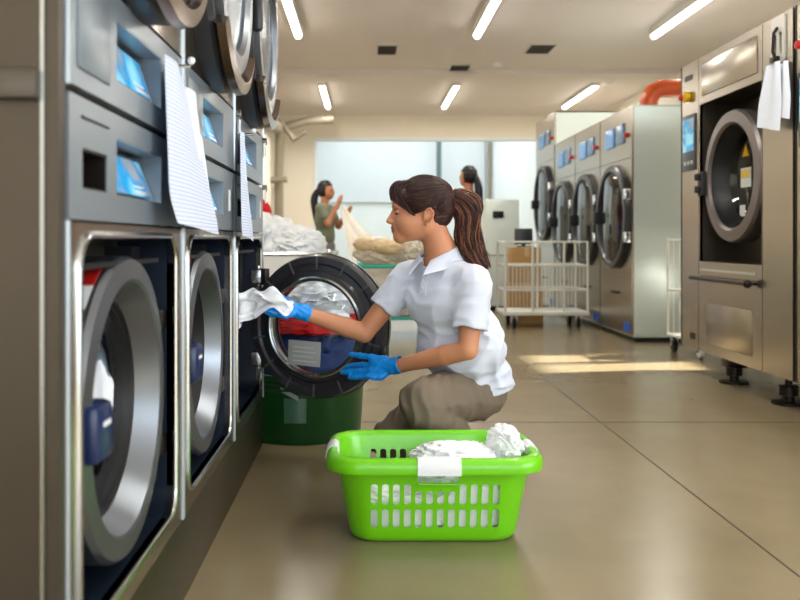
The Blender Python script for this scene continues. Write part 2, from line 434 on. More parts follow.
# ceiling lamps
M_tube=mat('lamp_tube',(255,250,240),.5,emis=(255,250,238),estr=11)
M_fix=mat('lamp_housing',(215,212,205),.5)
LAMPW=34
def area(name,loc,rot,sx,sy,en,col):
    l=bpy.data.lights.new(name,'AREA'); l.shape='RECTANGLE'; l.size=sx; l.size_y=sy; l.energy=en; l.color=col
    o=bpy.data.objects.new(name,l); C.objects.link(o); o.location=loc; o.rotation_euler=rot; return o
def lamp(x,y1,lab,length=2.1):
    r=thing('ceiling_lamp',lab,'ceiling lamp',(x,y1-length/2,ZC-.13),'tube lamps on the ceiling')
    MB().bbox((x-.055,y1-length-.02,ZC-.085),(x+.055,y1+.02,ZC),.008).build('housing',M_fix,r)
    MB().tube([(x,y1-length,ZC-.085),(x,y1,ZC-.085)],.042,12).build('tube',M_tube,r)
    area('lamp_light',(x,y1-length/2,ZC-.132),(0,0,0),.09,length,LAMPW*(1.5 if y1>12 else 1),(1,.97,.91))
for (x,y,zoff) in ((-.80,10.3,0),(1.32,10.3,0),(3.42,10.2,0),(-.68,15.8,0),(1.42,15.9,0),(3.6,15.7,0)):
    pass
lamp(-.80,10.15,'nearest bright tube lamp on the ceiling above the row of washers, left of three')
lamp(1.31,10.15,'nearer bright tube lamp in the middle of the ceiling')
lamp(3.40,10.15,'nearer long tube lamp on the ceiling above the big right hand machine')
lamp(-.69,15.6,'small far tube lamp on the ceiling near the grey corner ducts')
lamp(1.42,15.6,'small far tube lamp in the middle of the ceiling before the bright opening')
lamp(3.60,15.6,'far tube lamp on the ceiling over the row of dryers')
for x in (-.8,1.31,3.4):  # out-of-view lamp row added for lighting, continuing the spacing of the visible rows
    lamp(x,4.6,{-.8:'unseen tube lamp added on the ceiling directly over the stacked washers',1.31:'unseen tube lamp added on the ceiling above the kneeling woman',3.4:'unseen tube lamp added on the ceiling above the right edge of the room'}[x])
M_vent=mat('vent_dark',(70,64,58),.6)
def vent(x,y,w,lab,d=.26):
    r=thing('ceiling_vent',lab,'vent',(x,y,ZC-.02),'air vents in the ceiling')
    f=MB(); hw=w/2
    f.box((x-hw-.02,y-d,ZC-.015),(x+hw+.02,y-d+.02,ZC)).box((x-hw-.02,y+d-.02,ZC-.015),(x+hw+.02,y+d,ZC)).box((x-hw-.02,y-d,ZC-.015),(x-hw,y+d,ZC)).box((x+hw,y-d,ZC-.015),(x+hw+.02,y+d,ZC))
    f.build('frame',M_fix,r)
    g=MB()
    for k in range(7):
        yy=y-d+.04+k*(2*d-.08)/6; g.box((x-hw,yy-.02,ZC-.022),(x+hw,yy+.02,ZC-.008),R=Matrix.Rotation(.5,3,'X'))
    g.box((x-hw,y-d+.02,ZC-.006),(x+hw,y+d-.02,ZC-.001)); g.build('grille',M_vent,r)
def cy(py): return 2.5*F/(240-py)
for px,py,w,lab in ((387,49,.24,'dark square vent nearest the left lamp in the ceiling'),(540,48,.30,'dark vent between the two near right lamps'),(459,68,.26,'dark vent in the middle of the ceiling above the woman'),
                    (384,92,.22,'small dark vent on the ceiling beyond the crossing band, left'),(505,92,.26,'small dark vent on the ceiling beyond the band, right')):
    Y=cy(py); vent((px-VX)*Y/F,Y,w,lab)
def sprinkler(px,py,lab):
    Y=cy(py); x=(px-VX)*Y/F; MB().lathe([(0,-.06),(.05,-.055),(.06,-.03),(.06,0),(0,0)],(x,Y,ZC),(0,0,1),16).build('smoke_detector',M_white); 
    tag(bpy.data.objects[-1] if False else C.objects[-1],lab,'smoke detector')
sprinkler(609,80,'white smoke detector on the ceiling left of the orange pipe'); sprinkler(497,63,'white smoke detector between the middle lamps of the ceiling')
# ducts in the far left corner
M_duct=mat('duct_grey',(150,140,122),.5,.3)
d=thing('wall_duct','grey bent duct running along the top of the far left corner','duct',(-1.62,15.5,0))
MB().tube([(-1.62,16.0,0),(-1.62,16.0,2.2),(-1.6,15.9,2.85),(-1.45,15.9,3.0),(-1.1,15.9,3.1),(-.6,15.9,3.14)],.085,12).build('riser',M_duct,d)
MB().tube([(-1.62,9,2.72),(-1.62,13,2.8),(-1.6,15.9,2.95)],.1,12).build('feeder',M_duct,d)
MB().tube([(-1.6,15.6,3.1),(-1.3,15.5,2.7),(-1.1,15.5,2.86)],.05,10).build('branch',M_duct,d)
MB().tube([(-1.75,15.8,2.0),(-1.45,15.8,2.02)],.06,10).build('branch',M_duct,d)
tag(MB().tube([(1.99,23.5,4.29),(1.99,23.5,1.9)],.07,10).build('hanging_pipe',mat('pipe_dark',(92,112,116),.5)),'dark vertical pipe against the pale blue blind','pipe')
tag(MB().tube([(3.42,23.8,0),(3.42,23.8,4.3)],.05,10).build('corner_pipe',M_duct),'thin grey pipe in the corner of the bright back room','pipe')
tag(MB().tube([(3.3,23.3,3.7),(3.35,19,3.7)],.06,8).build('wall_rail',M_duct),'grey rail high on the white receding wall','rail')
# ================================================================ LEFT STACKS
XF=-.45; Y1=1.29; PW=.823; DEP=.95
TL=lambda p:Vector((XF+p.x,Y1+p.y,p.z))    # local (outward, along, up)
ZP,ZM,ZT=.215,1.136,2.26
def hingeM(): pass
def ctrl(r,z0,z1,slot):
    """control fascia between z0,z1 with slanted screen; d=0 plane"""
    mb=MB(TL); s0,s1=.262,.60; zs0,zs1=z0+.045,z1-.045
    holes=[rrect(s0,s1,zs0,zs1,.004,1)]
    if slot: holes.append(rrect(.075,.205,z0+.05,z0+.115,.003,1))
    plate(mb,rect(.012,PW-.012,z0,z1-.004),holes,-.03,0)
    fa=mb.build('control_panel',M_steelb,r)
    # recess box
    a=MB(TL); a.box((-.1,s0,zs0-.003),(-.001,s0+.004,zs1)).box((-.1,s1-.004,zs0),(-.001,s1,zs1)).box((-.1,s0,zs1-.004),(-.001,s1,zs1)).box((-.1,s0,zs0),(-.001,s1,zs0+.004)).box((-.104,s0,zs0),(-.1,s1,zs1))
    a.build('screen_recess',M_steelb,fa)
    # slanted screen: leans back towards its top
    sc=MB(TL); sc.add([(-.012,s0+.008,zs0+.006),(-.012,s1-.012,zs0+.006),(-.045,s1-.012,zs1-.012),(-.045,s0+.008,zs1-.012),
                       (-.03,s0+.008,zs0+.006),(-.03,s1-.012,zs0+.006),(-.06,s1-.012,zs1-.012),(-.06,s0+.008,zs1-.012)],[(0,1,2,3),(4,7,6,5),(0,4,5,1),(1,5,6,2),(2,6,7,3),(3,7,4,0)])
    sc.build('screen_frame',M_trim,fa)
    def q(u,v,o=.002): return Vector((-.012-.033*v+o,s0+.008+(s1-.012-s0-.008)*u,zs0+.006+(zs1-zs0-.018)*v))
    s2=MB(TL); s2.add([q(.06,.08),q(.94,.08),q(.94,.92),q(.06,.92),q(.06,.08,0),q(.94,.08,0),q(.94,.92,0),q(.06,.92,0)],[(0,1,2,3),(4,7,6,5),(0,4,5,1),(1,5,6,2),(2,6,7,3),(3,7,4,0)])
    s2.build('screen',M_screen,fa)
    st=MB(TL)
    for u0,u1,v0,v1 in ((.55,.9,.12,.2),(.55,.8,.26,.31)): st.add([q(u0,v0,.003),q(u1,v0,.003),q(u1,v1,.003),q(u0,v1,.003)],[(0,1,2,3)])
    st.build('screen_mark',M_white,fa)
    if slot:
        a=MB(TL); s0,s1,za,zb=.075,.205,z0+.05,z0+.115
        a.box((-.06,s0,za),(-.056,s1,zb)).box((-.06,s0,zb-.004),(-.002,s1,zb)).box((-.06,s0,za),(-.002,s1,za+.003)).box((-.06,s1-.004,za),(-.002,s1,zb)).box((-.06,s0,za),(-.002,s0+.003,zb))
        a.build('coin_slot',M_darkm,fa)
        b=MB(TL); b.tube([(0.001,.07,z1-.035),(0.001,.21,z1-.035)],.002,6); b.build('flap_seam',M_darkm,fa)
    else:
        MB(TL).bbox((0,.05,z0+.03),(.004,.215,z1-.03),.003).build('blank_plate',M_steelb,fa)
SC=PW/2; ZD=.570
def washer():
    r=thing('washing_machine','nearest steel washing machine at the left edge, round door shut over white laundry','washing machine',(XF-.4,Y1+SC,ZP),'front loading washers along the left')
    c=MB(TL); e=.012
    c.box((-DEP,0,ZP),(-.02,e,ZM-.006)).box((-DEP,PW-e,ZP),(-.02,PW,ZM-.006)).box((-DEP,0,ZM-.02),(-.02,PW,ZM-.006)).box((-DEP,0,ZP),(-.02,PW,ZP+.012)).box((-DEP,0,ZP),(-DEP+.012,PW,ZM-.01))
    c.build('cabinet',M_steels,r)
    s0,s1,z0,z1=.06,PW-.085,.262,.905
    f=MB(TL); plate(f,rect(.002,PW-.002,ZP,.928),[rrect(s0,s1,z0,z1,.06,6)],-.02,0)
    fp=f.build('front_panel',M_steel,r,smooth=30)
    t=MB(TL); t.tube([(0.0,a,b) for a,b in rrect(s0-.004,s1+.004,z0-.004,z1+.004,.062,6)],.007,8,closed=True); t.build('opening_trim',M_trim,fp)
    for ss in (.0055,PW-.0055): MB(TL).tube([(0,ss,ZP),(0,ss,.93)],.005,6).build('edge_strip',M_edge,fp)
    # liner of recess
    L=rrect(s0,s1,z0,z1,.06,6); g=MB(TL); n=len(L)
    g.add([(-.005,a,b) for a,b in L]+[(-.13,a,b) for a,b in L],[(i,(i+1)%n,n+(i+1)%n,n+i) for i in range(n)])
    g.build('recess_liner',M_darkblue,r)
    g=MB(TL); plate(g,rect(s0-.02,s1+.02,z0-.02,z1+.02),[circ(SC,ZD,.235)],-.14,-.13); g.build('recess_panel',M_steels,r)
    g=MB(TL); g.box((-.129,s1-.12,z1-.36),(-.07,s1-.05,z1-.02)).box((-.129,s0+.02,z1-.055),(-.02,s1-.08,z1-.045)); g.build('recess_block',M_dark,r)
    # drum
    g=MB(TL); g.lathe([(.235,0),(.235,-.03),(.27,-.035),(.27,-.5),(.0,-.52)],(-.13,SC,ZD),(1,0,0),40); g.build('drum',M_drum,r)
    # hinge + seal
    g=MB(TL); g.lathe([(.228,.0),(.25,.012),(.245,.02),(.228,.01),(.222,-.03),(.235,-.03)],(-.13,SC,ZD),(1,0,0),40,closedprof=True); g.build('gasket',M_black,r)
    ctrl(r,.932,ZM-.006,True)
    return r
def door_parts(mk,hsign=-1,blue=True):
    """mk(name,MBfn,mat,parent); local frame: (out, s-SC, z-ZD)"""
    pass
def wdoor(r,T,opened=False):
    """door in local frame d outward, s along, z up, centred"""
    g=MB(T); g.lathe([(.295,-.085),(.295,-.012),(.288,0),(.250,.004),(.243,0),(.213,-.052),(.213,-.085)],(0,0,0),(1,0,0),64,closedprof=True)
    dr=g.build('door',M_ring,r,smooth=25)
    g=MB(T); g.lathe([(.215,-.05),(.205,-.046),(.202,-.056),(.194,-.054),(.190,-.066),(.182,-.064),(.176,-.085),(.18,-.095),(.215,-.09)],(0,0,0),(1,0,0),48,closedprof=True); g.build('gasket',M_black,dr)
    g=MB(T); g.lathe([(.178,-.078),(.172,-.12),(.15,-.175),(.08,-.205),(0.0005,-.212)],(0,0,0),(1,0,0),40); g.build('glass',M_glassd if not opened else M_glass,dr)
    return dr
def whandle(dr,T):
    g=MB(T)
    g.bbox((-.035,-.278,-.050),(.026,-.186,.052),.016)
    g.tube([(-.01,-.21,.02),(-.015,-.175,.012),(-.03,-.155,-.005)],[.028,.024,.014],10)
    h=g.build('handle',M_navy,dr)
    MB(T).box((.0255,-.255,.012),(.0268,-.215,.021)).build('handle_mark',M_white,h)
def TD(p): return Vector((XF-.015+p.x,Y1+SC-.008+p.y,ZD+.004+p.z))
w1=washer()
d1=wdoor(w1,TD); whandle(d1,TD)
g=MB(TL)
g.bbox((-.08,SC-.03+.29,ZD+.12),(-.02,SC+.345,ZD+.17),.006).bbox((-.08,SC-.03+.29,ZD-.17),(-.02,SC+.345,ZD-.12),.006); g.build('hinge',M_darkm,w1)
# red/white warning sticker on door edge
g=MB(TD); g.lathe([(.2955,-.06),(.2955,-.02),(.2975,-.02),(.2975,-.06)],(0,0,0),(1,0,0),8,a0=.35,a1=.60,closedprof=True); g.mi=1
g.lathe([(.2955,-.06),(.2955,-.02),(.2975,-.02),(.2975,-.06)],(0,0,0),(1,0,0),6,a0=.60,a1=.80,closedprof=True); g.build('warning_sticker',[M_redp,M_white],d1)
# upper machine
ZD2=1.72
def TU(p): return Vector((XF+.045+p.x,Y1+SC+p.y,ZD2+p.z))
def dryer_up():
    r=thing('tumble_dryer','steel tumble dryer on the nearest washer, its blue screen close and door mostly cropped','tumble dryer',(XF-.4,Y1+SC,ZM),'dryers stacked over the washers')
    c=MB(TL); e=.012
    c.box((-DEP,0,ZM),(-.02,e,ZT)).box((-DEP,PW-e,ZM),(-.02,PW,ZT)).box((-DEP,0,ZT-.012),(-.02,PW,ZT)).box((-DEP,0,ZM),(-.02,PW,ZM+.012)).box((-DEP,0,ZM),(-DEP+.012,PW,ZT-.01))
    c.build('cabinet',M_steels,r)
    ctrl(r,ZM+.004,1.345,False)
    f=MB(TL); plate(f,rect(.002,PW-.002,1.348,ZT),[circ(SC,ZD2,.27)],-.02,0); fp=f.build('front_panel',M_steel,r,smooth=30)
    for ss in (.0055,PW-.0055): MB(TL).tube([(0,ss,ZM),(0,ss,ZT)],.005,6).build('edge_strip',M_edge,fp)
    g=MB(TL); g.lathe([(.27,0),(.27,-.6),(0,-.62)],(-.01,SC,ZD2),(1,0,0),40); g.build('drum',M_drum,r)
    g=MB(TU); g.lathe([(.385,-.045),(.385,-.005),(.37,.01),(.335,.012),(.335,-.045)],(0,0,0),(1,0,0),64,closedprof=True); dr=g.build('door',M_blackp,r,smooth=30)
    g=MB(TU); g.lathe([(.338,.0),(.338,.022),(.325,.03),(.275,.03),(.262,.015),(.255,-.03),(.338,-.03)],(0,0,0),(1,0,0),64,closedprof=True); g.build('door_rim',M_ring,dr,smooth=25)
    g=MB(TU); g.lathe([(.27,.018),(.262,.010),(.25,.008),(.10,.016),(.0005,.018)],(0,0,0),(1,0,0),48); g.build('glass',mat('pale_door_glass',(128,142,154),.16,.75),dr)
    g=MB(TU); g.lathe([(.342,.010),(.380,.008),(.392,.018),(.388,.040),(.352,.046)],(0,0,0),(1,0,0),24,a0=PI-.85,a1=PI+.85,closedprof=True); g.build('door_grip',M_bronze,dr,smooth=40)
    g=MB(TU); g.bbox((.01,-.36,-.09),(.045,-.32,.09),.01); g.build('latch',M_blackp,dr)
    return r
u1=dryer_up()
# copies
w2=copy_tree(w1,(0,PW,0),'second steel washing machine from the left, navy door handle, glass door shut'); 
w3=copy_tree(w1,(0,2*PW,0),'third steel washing machine, its round door swung open beside the woman',skip=('door','hinge'))
u2=copy_tree(u1,(0,PW,0),'middle stacked tumble dryer with a round door and bronze grip above the second washer')
u3=copy_tree(u1,(0,2*PW,0),'farthest stacked tumble dryer with a round steel and black door above the open washer')
for q,(zz) in ((u2,1),(u3,1)): pass
# key tags, stickers
def keytag(px,py,Y,lab):
    x=XF
    r=thing('key_tag',lab,'key tag',(x+.02,Y,P(px,py,Y).z))
    z=H-(py-VY)*Y/F
    MB().tube([(x,Y,z+.05),(x+.02,Y,z+.05)],.012,10).build('lock_barrel',M_hook,r)
    MB().bbox((x+.012,Y-.012,z-.02),(x+.018,Y+.012,z+.03),.003).build('tag',M_white,r)
    MB().tube([(x+.018,Y,z+.05),(x+.018,Y+.01,z+.04),(x+.016,Y,z+.028)],.0025,6).build('ring',M_hook,r)
keytag(237,128,2.96,'small white key tag hanging between the second and third stacks'); keytag(267,152,3.73,'small white key tag at the far end of the top control row'); keytag(267,199,3.73,'small white key tag at the far end of the lower control row')
for (Y,z,par) in ((2.83,1.03,w2),(3.655,1.03,w3)):
    MB().box((XF,Y-.014,z-.035),(XF+.002,Y+.014,z+.035)).build('sticker',M_white,par)
# plinth
tag(MB().bbox((XF-.9,Y1,0),(XF-.004,Y1+3*PW,ZP-.004),.004).build('washer_plinth',mat('plinth_steel',(78,72,57),.35,.7,var=.08)),'low olive steel plinth running under the three washers','plinth')
# side cladding near the camera: tall panel with a ledge
sd=thing('end_panel','tall brownish steel end panel at the left edge of the photo','panel',(XF-.5,Y1-.03,0))
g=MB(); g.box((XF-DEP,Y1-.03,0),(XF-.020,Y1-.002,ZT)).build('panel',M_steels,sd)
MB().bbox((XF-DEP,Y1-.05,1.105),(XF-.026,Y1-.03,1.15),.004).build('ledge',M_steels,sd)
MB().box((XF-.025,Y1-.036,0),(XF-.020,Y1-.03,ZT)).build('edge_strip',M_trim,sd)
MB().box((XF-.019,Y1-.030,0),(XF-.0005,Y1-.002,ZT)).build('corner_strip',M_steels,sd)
# papers hanging on the fascia
def sheet(name,lab,pts_fn,m,nu=14,nv=18,thick=.0012,group=None,smooth=60):
    return tag(MB().grid(pts_fn,nu,nv,thick).build(name,m,smooth=smooth),lab,'paper' if 'paper' in name else 'cloth',group)
def paperm():
    m=bpy.data.materials.new('lined_paper'); m.use_nodes=True; nt=m.node_tree; b=nt.nodes['Principled BSDF']
    tc=nt.nodes.new('ShaderNodeTexCoord'); w=nt.nodes.new('ShaderNodeTexWave'); w.wave_type='BANDS'; w.bands_direction='Z'; w.inputs['Scale'].default_value=34; w.inputs['Distortion'].default_value=0
    nt.links.new(tc.outputs['Object'],w.inputs['Vector']); r=nt.nodes.new('ShaderNodeValToRGB'); r.color_ramp.elements[0].position=.02; r.color_ramp.elements[0].color=lin((150,165,198)); r.color_ramp.elements[1].position=.12; r.color_ramp.elements[1].color=lin((212,220,238))
    nt.links.new(w.outputs['Fac'],r.inputs[0]); nt.links.new(r.outputs[0],b.inputs['Base Color']); b.inputs['Roughness'].default_value=.7
    return m
M_lpaper=paperm()
def paper_on_wall(name,lab,Ya,Yb,zt,zb,topw,x0,m,curl=.05,slant=0):
    def fn(u,v):  # u across, v down
        wv=topw+(1-topw)*min(1,v*1.15)
        mid=(Ya+Yb)/2+slant*v
        y=mid+(u-.5)*(Yb-Ya)*wv
        x=x0+.01+.012*math.sin(u*PI*1.3+.4)*(1-.3*v)+.02*v+(curl*max(0,v-.8)*5*max(0,.45-u))
        z=zt+(zb-zt)*v-.02*(u-.5)*v
        return (x,y,z)
    return sheet(name,lab,fn,m)
def wz(px,py,X): Y=X*F/(px-VX); return Y,H-(py-VY)*Y/F
paper_on_wall('paper_sheet','large white lined paper sheet hanging between the first and second stacks',1.62,2.24,1.29,.925,.40,XF+.012,M_lpaper,.02,.19)
paper_on_wall('paper_sheet','second white paper behind the large sheet, its top folded over',2.03,2.40,1.275,.96,.62,XF-.006,M_paper,.01,.05)
paper_on_wall('paper_sheet','narrow white paper hanging in front of the third stack',2.83,3.19,1.27,.905,.45,XF+.006,M_lpaper,.0,.03)
for (Y,z,lab) in ((1.93,1.29,'small steel hook with white knob holding the large paper sheet'),(3.01,1.27,'small steel hook holding the narrow paper')):
    r=thing('paper_hook',lab,'hook',(XF,Y,z)); MB().tube([(XF,Y,z),(XF+.055,Y,z),(XF+.06,Y,z+.012)],.004,8).build('rod',M_hook,r); MB().sphere((XF+.058,Y,z+.012),.009,10,8).build('knob',M_white,r)
# laundry seen in the drums
def drumload(r_,Yc,lab,s):
    o=thing('laundry_load',lab,'laundry',(XF-.28,Yc,ZD-.15),'laundry inside the washers')
    crumple('white_cloth',(XF-.315,Yc+.03,ZD-.02),(.07,.16,.18),M_cloth,s,.2,2.2,4,parent=o)
    crumple('white_cloth',(XF-.16,Yc+.175,ZD-.02),(.055,.032,.15),M_cloth,s+8,.3,2.4,4,parent=o)
    crumple('red_cloth',(XF-.13,Yc+.168,ZD-.13),(.03,.02,.035),M_red,s+9,.3,2.4,3,parent=o)
    crumple('red_cloth',(XF-.25,Yc+.10,ZD-.10),(.03,.05,.06),M_red,s+3,.3,2.5,3,parent=o)
    crumple('blue_cloth',(XF-.25,Yc-.0,ZD-.16),(.03,.06,.04),M_blue,s+5,.3,2.5,3,parent=o)
drumload(w1,Y1+SC,'white laundry with a red piece behind the nearest washer door',1)
drumload(w2,Y1+SC+PW,'white laundry behind the second washer door',11)
# ---------------- open door of the third washer
M_ribg=mat('rib_grey',(84,82,84),.4)
Yc=3.52; cd=Vector((-.205,Yc,.545)); ang=math.radians(20)
# local: p.x = towards camera side (the door's inner face normal), p.y along its width away from hinge, p.z up
nrm=Vector((-math.sin(ang),-math.cos(ang),0)); wid=Vector((math.cos(ang),-math.sin(ang),0))
def TO(p): return cd+nrm*p.x+wid*p.y+Vector((0,0,p.z))
g=MB(TO); g.lathe([(.296,-.05),(.296,-.018),(.288,0.004),(.262,.008),(.252,0.0),(.232,.004),(.222,.016),(.203,.02),(.200,-.05)],(0,0,0),(1,0,0),72,closedprof=True)
dr=g.build('door',M_blackp,w3,smooth=22)
for k in range(14):
    g=MB(TO); a=2*PI*k/14+.2; c_,s_=math.cos(a),math.sin(a); t=Vector((0,-s_,c_)); rr=Vector((0,c_,s_))
    a0=rr*.236; a1=rr*.286; q=[a0-t*.003,a0+t*.003,a1+t*.004,a1-t*.004]
    g.prism([p+Vector((0.002,0,0)) for p in q],(.0095,0,0))
    g.build('rib',M_ribg,dr)
g=MB(TO); g.lathe([(.205,.0),(.207,.022),(.200,.027),(.188,.02),(.186,.0)],(0,0,0),(1,0,0),64,closedprof=True); g.build('glass_seat',M_trim,dr)
g=MB(TO); g.lathe([(.19,.012),(.182,.05),(.165,.085),(.14,.11),(.09,.125),(.0005,.13)],(0,0,0),(1,0,0),56); g.build('glass',M_glass,dr)
g=MB(TO); g.lathe([(.30,-.052),(.296,-.085),(.25,-.09),(.195,-.06),(.195,-.05)],(0,0,0),(1,0,0),64); g.build('outer_ring',M_ring,dr)
g=MB(TO); g.bbox((-.05,.272,-.125),(-.005,.302,-.07),.008); g.build('latch',M_blackp,dr)
g=MB(TO); g.bbox((-.11,.175,-.05),(-.085,.262,.052),.014); g.build('handle',M_navy,dr)
# label on the glass (a worn grey sticker) with blurred lines
Rl=Matrix.Rotation(0,3,'X')
g=MB(TO); g.bbox((.126,-.065,-.142),(.129,.075,-.044),.0012,R=Matrix.Rotation(-.04,3,'X')); lb=g.build('label',M_label,dr)
g=MB(TO)
for k in range(4): g.box((.1292,-.045,-.125+.018*k),(.1296,.055-.01*(k%2),-.122+.018*k),R=Matrix.Rotation(-.04,3,'X'))
g.build('label_line',mat('label_print',(196,198,192),.6),lb)
# hinge arms from the cabinet to the door
for zz in (.745,.395):
    g=MB(); a=Vector((XF-.02,3.70,zz)); b=TO(Vector((-.03,-.235,0))); b.z=zz
    dirv=(b-a); L=dirv.length; R=dirv.to_track_quat('X','Z').to_matrix()
    g.bbox(tuple(a+Vector((0,-.012,-.035))),tuple(a+Vector((L,.012,.035))),.005,R=R,piv=tuple(a)); g.build('hinge_arm',M_blackp,dr)
    g=MB(); g.tube([a+Vector((.01,-.02,-.045)),a+Vector((.01,-.02,.045))],.012,10).bbox(tuple(a+Vector((-.02,-.05,-.03))),tuple(a+Vector((.03,-.012,.03))),.005); g.build('hinge_knuckle',M_hook,dr)
# ================================================================ BIG BARRIER WASHER ON THE RIGHT
XM=2.2
def TR(p): return Vector((XM-p.x,p.y,p.z))
ya,yb=4.42,6.0; zb,zt=.17,2.10; yc,zc=5.22,1.287
r=thing('industrial_washer','big grey steel washer raised on feet at the right, door with wide grey ring','washing machine',(XM+.6,(ya+yb)/2,0),'big right hand washers')
c=MB(TR); e=.015
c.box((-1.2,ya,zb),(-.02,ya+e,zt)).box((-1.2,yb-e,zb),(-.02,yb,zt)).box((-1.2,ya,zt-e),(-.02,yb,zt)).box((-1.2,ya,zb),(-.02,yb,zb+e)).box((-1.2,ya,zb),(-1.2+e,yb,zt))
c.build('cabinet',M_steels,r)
RY0,RY1,RZ0,RZ1=4.78,5.68,.76,1.79
g=MB(TR); plate(g,rect(4.775,5.685,zb,zt),[rect(RY0,RY1-.01,RZ0,RZ1)],-.02,0); fp=g.build('front_panel',M_steel,r)
MB(TR).box((-.02,ya,zb),(0,4.768,zt)).build('side_panel',M_steel,r)
ctp=MB(TR).box((-.02,5.692,zb),(0,yb,zt)).build('control_panel',M_steel,r)
t=MB(TR); t.box((-.001,ya,zb),(.003,ya+.008,zt)).box((-.001,yb-.008,zb),(.003,yb,zt)).box((-.02,4.768,zb),(-.004,4.775,zt)).box((-.02,5.685,zb),(-.004,5.692,zt)); t.build('edge_strip',M_darkm,r)
g=MB(TR)
g.box((-.25,RY0-.004,RZ0),(-.001,RY0,RZ1)).box((-.25,RY1-.01,RZ0),(-.001,RY1-.006,RZ1)).box((-.25,RY0,RZ1),(-.001,RY1,RZ1+.004)).box((-.25,RY0,RZ0-.004),(-.001,RY1,RZ0)); g.build('recess_liner',M_steels,r)
g=MB(TR); plate(g,rect(RY0,RY1-.01,RZ0,RZ1),[circ(yc,zc,.33)],-.26,-.25); g.build('recess_panel',M_steels,r)
g=MB(TR); g.lathe([(.33,0),(.36,-.05),(.36,-.6),(0,-.62)],(-.255,yc,zc),(1,0,0),40); g.build('drum',mat('dark_drum',(58,54,50),.45,.8,bump=.4,bscale=40),r)
def TRd(p): return Vector((XM-p.x+.01,yc+p.y,zc+p.z))
g=MB(TRd); g.lathe([(.405,-.11),(.405,-.02),(.395,0),(.33,.006),(.315,-.01),(.305,-.11)],(0,0,0),(1,0,0),64,closedprof=True); dr=g.build('door',mat('door_ring_grey',(120,112,110),.4,.7),r,smooth=25)
g=MB(TRd); g.lathe([(.31,-.01),(.30,-.06),(.28,-.09),(.27,-.16),(.29,-.16),(.31,-.10)],(0,0,0),(1,0,0),48,closedprof=True); g.build('gasket',M_black,dr)
g=MB(TRd); g.lathe([(.285,-.10),(.26,-.15),(.18,-.19),(.0005,-.2)],(0,0,0),(1,0,0),40); g.build('glass',M_glassd,dr)
g=MB(TRd); g.bbox((-.03,.36,-.10),(.035,.43,.06),.01); lt=g.build('latch',M_black,dr)
for z_ in (0,-.08): MB(TRd).bbox((.0,.39,z_),(.06,.42,z_+.045),.008).build('latch_claw',M_black,lt)
g=MB(TRd); g.prism([(-.135,.05,.13),(-.135,.14,.13),(-.135,.095,.205)],(-.003,0,0)); g.build('warning_triangle',M_yellow,dr)
g=MB(TRd); g.mi=0; g.box((-.138,.02,-.06),(-.134,.16,.06)); g.mi=1; g.box((-.133,.03,.0),(-.132,.15,.045)); g.build('warning_label',[M_white,mat('label_amber',(235,200,90),.5)],dr)
g=MB(TRd); g.box((-.128,.08,-.24),(-.124,.15,-.17)); g.build('small_label',M_white,dr)
g=MB(TR); g.bbox((0,4.83,1.84),(.006,5.63,2.05),.005); g.build('blank_plate',M_steel,fp)
g=MB(TR); g.bbox((0,4.90,.235),(.005,5.56,.50),.004); g.build('service_hatch',M_steel,fp)
g=MB(TR); g.box((-.01,4.85,.70),(.004,5.66,.715)); g.build('sill',M_trim,fp)
g=MB(TR); g.tube([(.04,4.86,.652),(.04,5.72,.652)],.014,10).tube([(0,5.69,.652),(.04,5.69,.652)],.01,8).sphere((.04,4.87,.652),.026,12,8).tube([(0,4.88,.652),(.04,4.88,.652)],.01,8); g.build('bar_handle',M_darkm,fp)
g=MB(TR); g.lathe([(0.0005,.035),(.038,.03),(.038,.015),(.030,0)],(0,5.86,1.875),(1,0,0),20); g.build('emergency_button',M_yellow,ctp)
g=MB(TR); g.lathe([(0.0005,.055),(.02,.05),(.022,.03)],(0,5.90,1.875),(1,0,0),16); g.build('button_cap',M_redp,ctp)
g=MB(TR); g.box((0,5.80,1.985),(.004,5.93,2.02)); g.build('nameplate',M_darkm,ctp)
g=MB(TR); g.bbox((0,5.735,1.37),(.01,5.955,1.75),.004); sp=g.build('display_panel',mat('display_frame',(62,72,84),.3),ctp)
g=MB(TR); g.box((.0102,5.75,1.50),(.012,5.94,1.72)); g.build('screen',M_screen,sp)
g=MB(TR)
for k in range(3): g.box((.0102,5.76+.06*k,1.41),(.0115,5.80+.06*k,1.435))
g.build('button',M_hook,sp)
MB(TR).box((0,5.75,.235),(.003,5.83,.275)).build('rating_plate',M_darkm,ctp)
for yy in (5.42,4.72):
    for xx in (-.12,-1.05):
        if yy==5.42 or xx==-.12 or True:
            g=MB(TR); g.lathe([(.02,.17),(.02,.10),(.05,.10),(.05,.05),(.03,.045),(.03,.015),(.09,.012),(.09,0),(0,0)],(xx,yy,0),(0,0,1),20); g.build('foot',M_darkm,r)
g=MB(TR); g.bbox((-.18,5.36,.10),(-.06,5.48,.168),.008); g.build('foot_bracket',M_darkm,r)
r2=copy_tree(r,(0,-1.60,0),'second big steel washer beyond the right edge of the photo, only its edge in view')
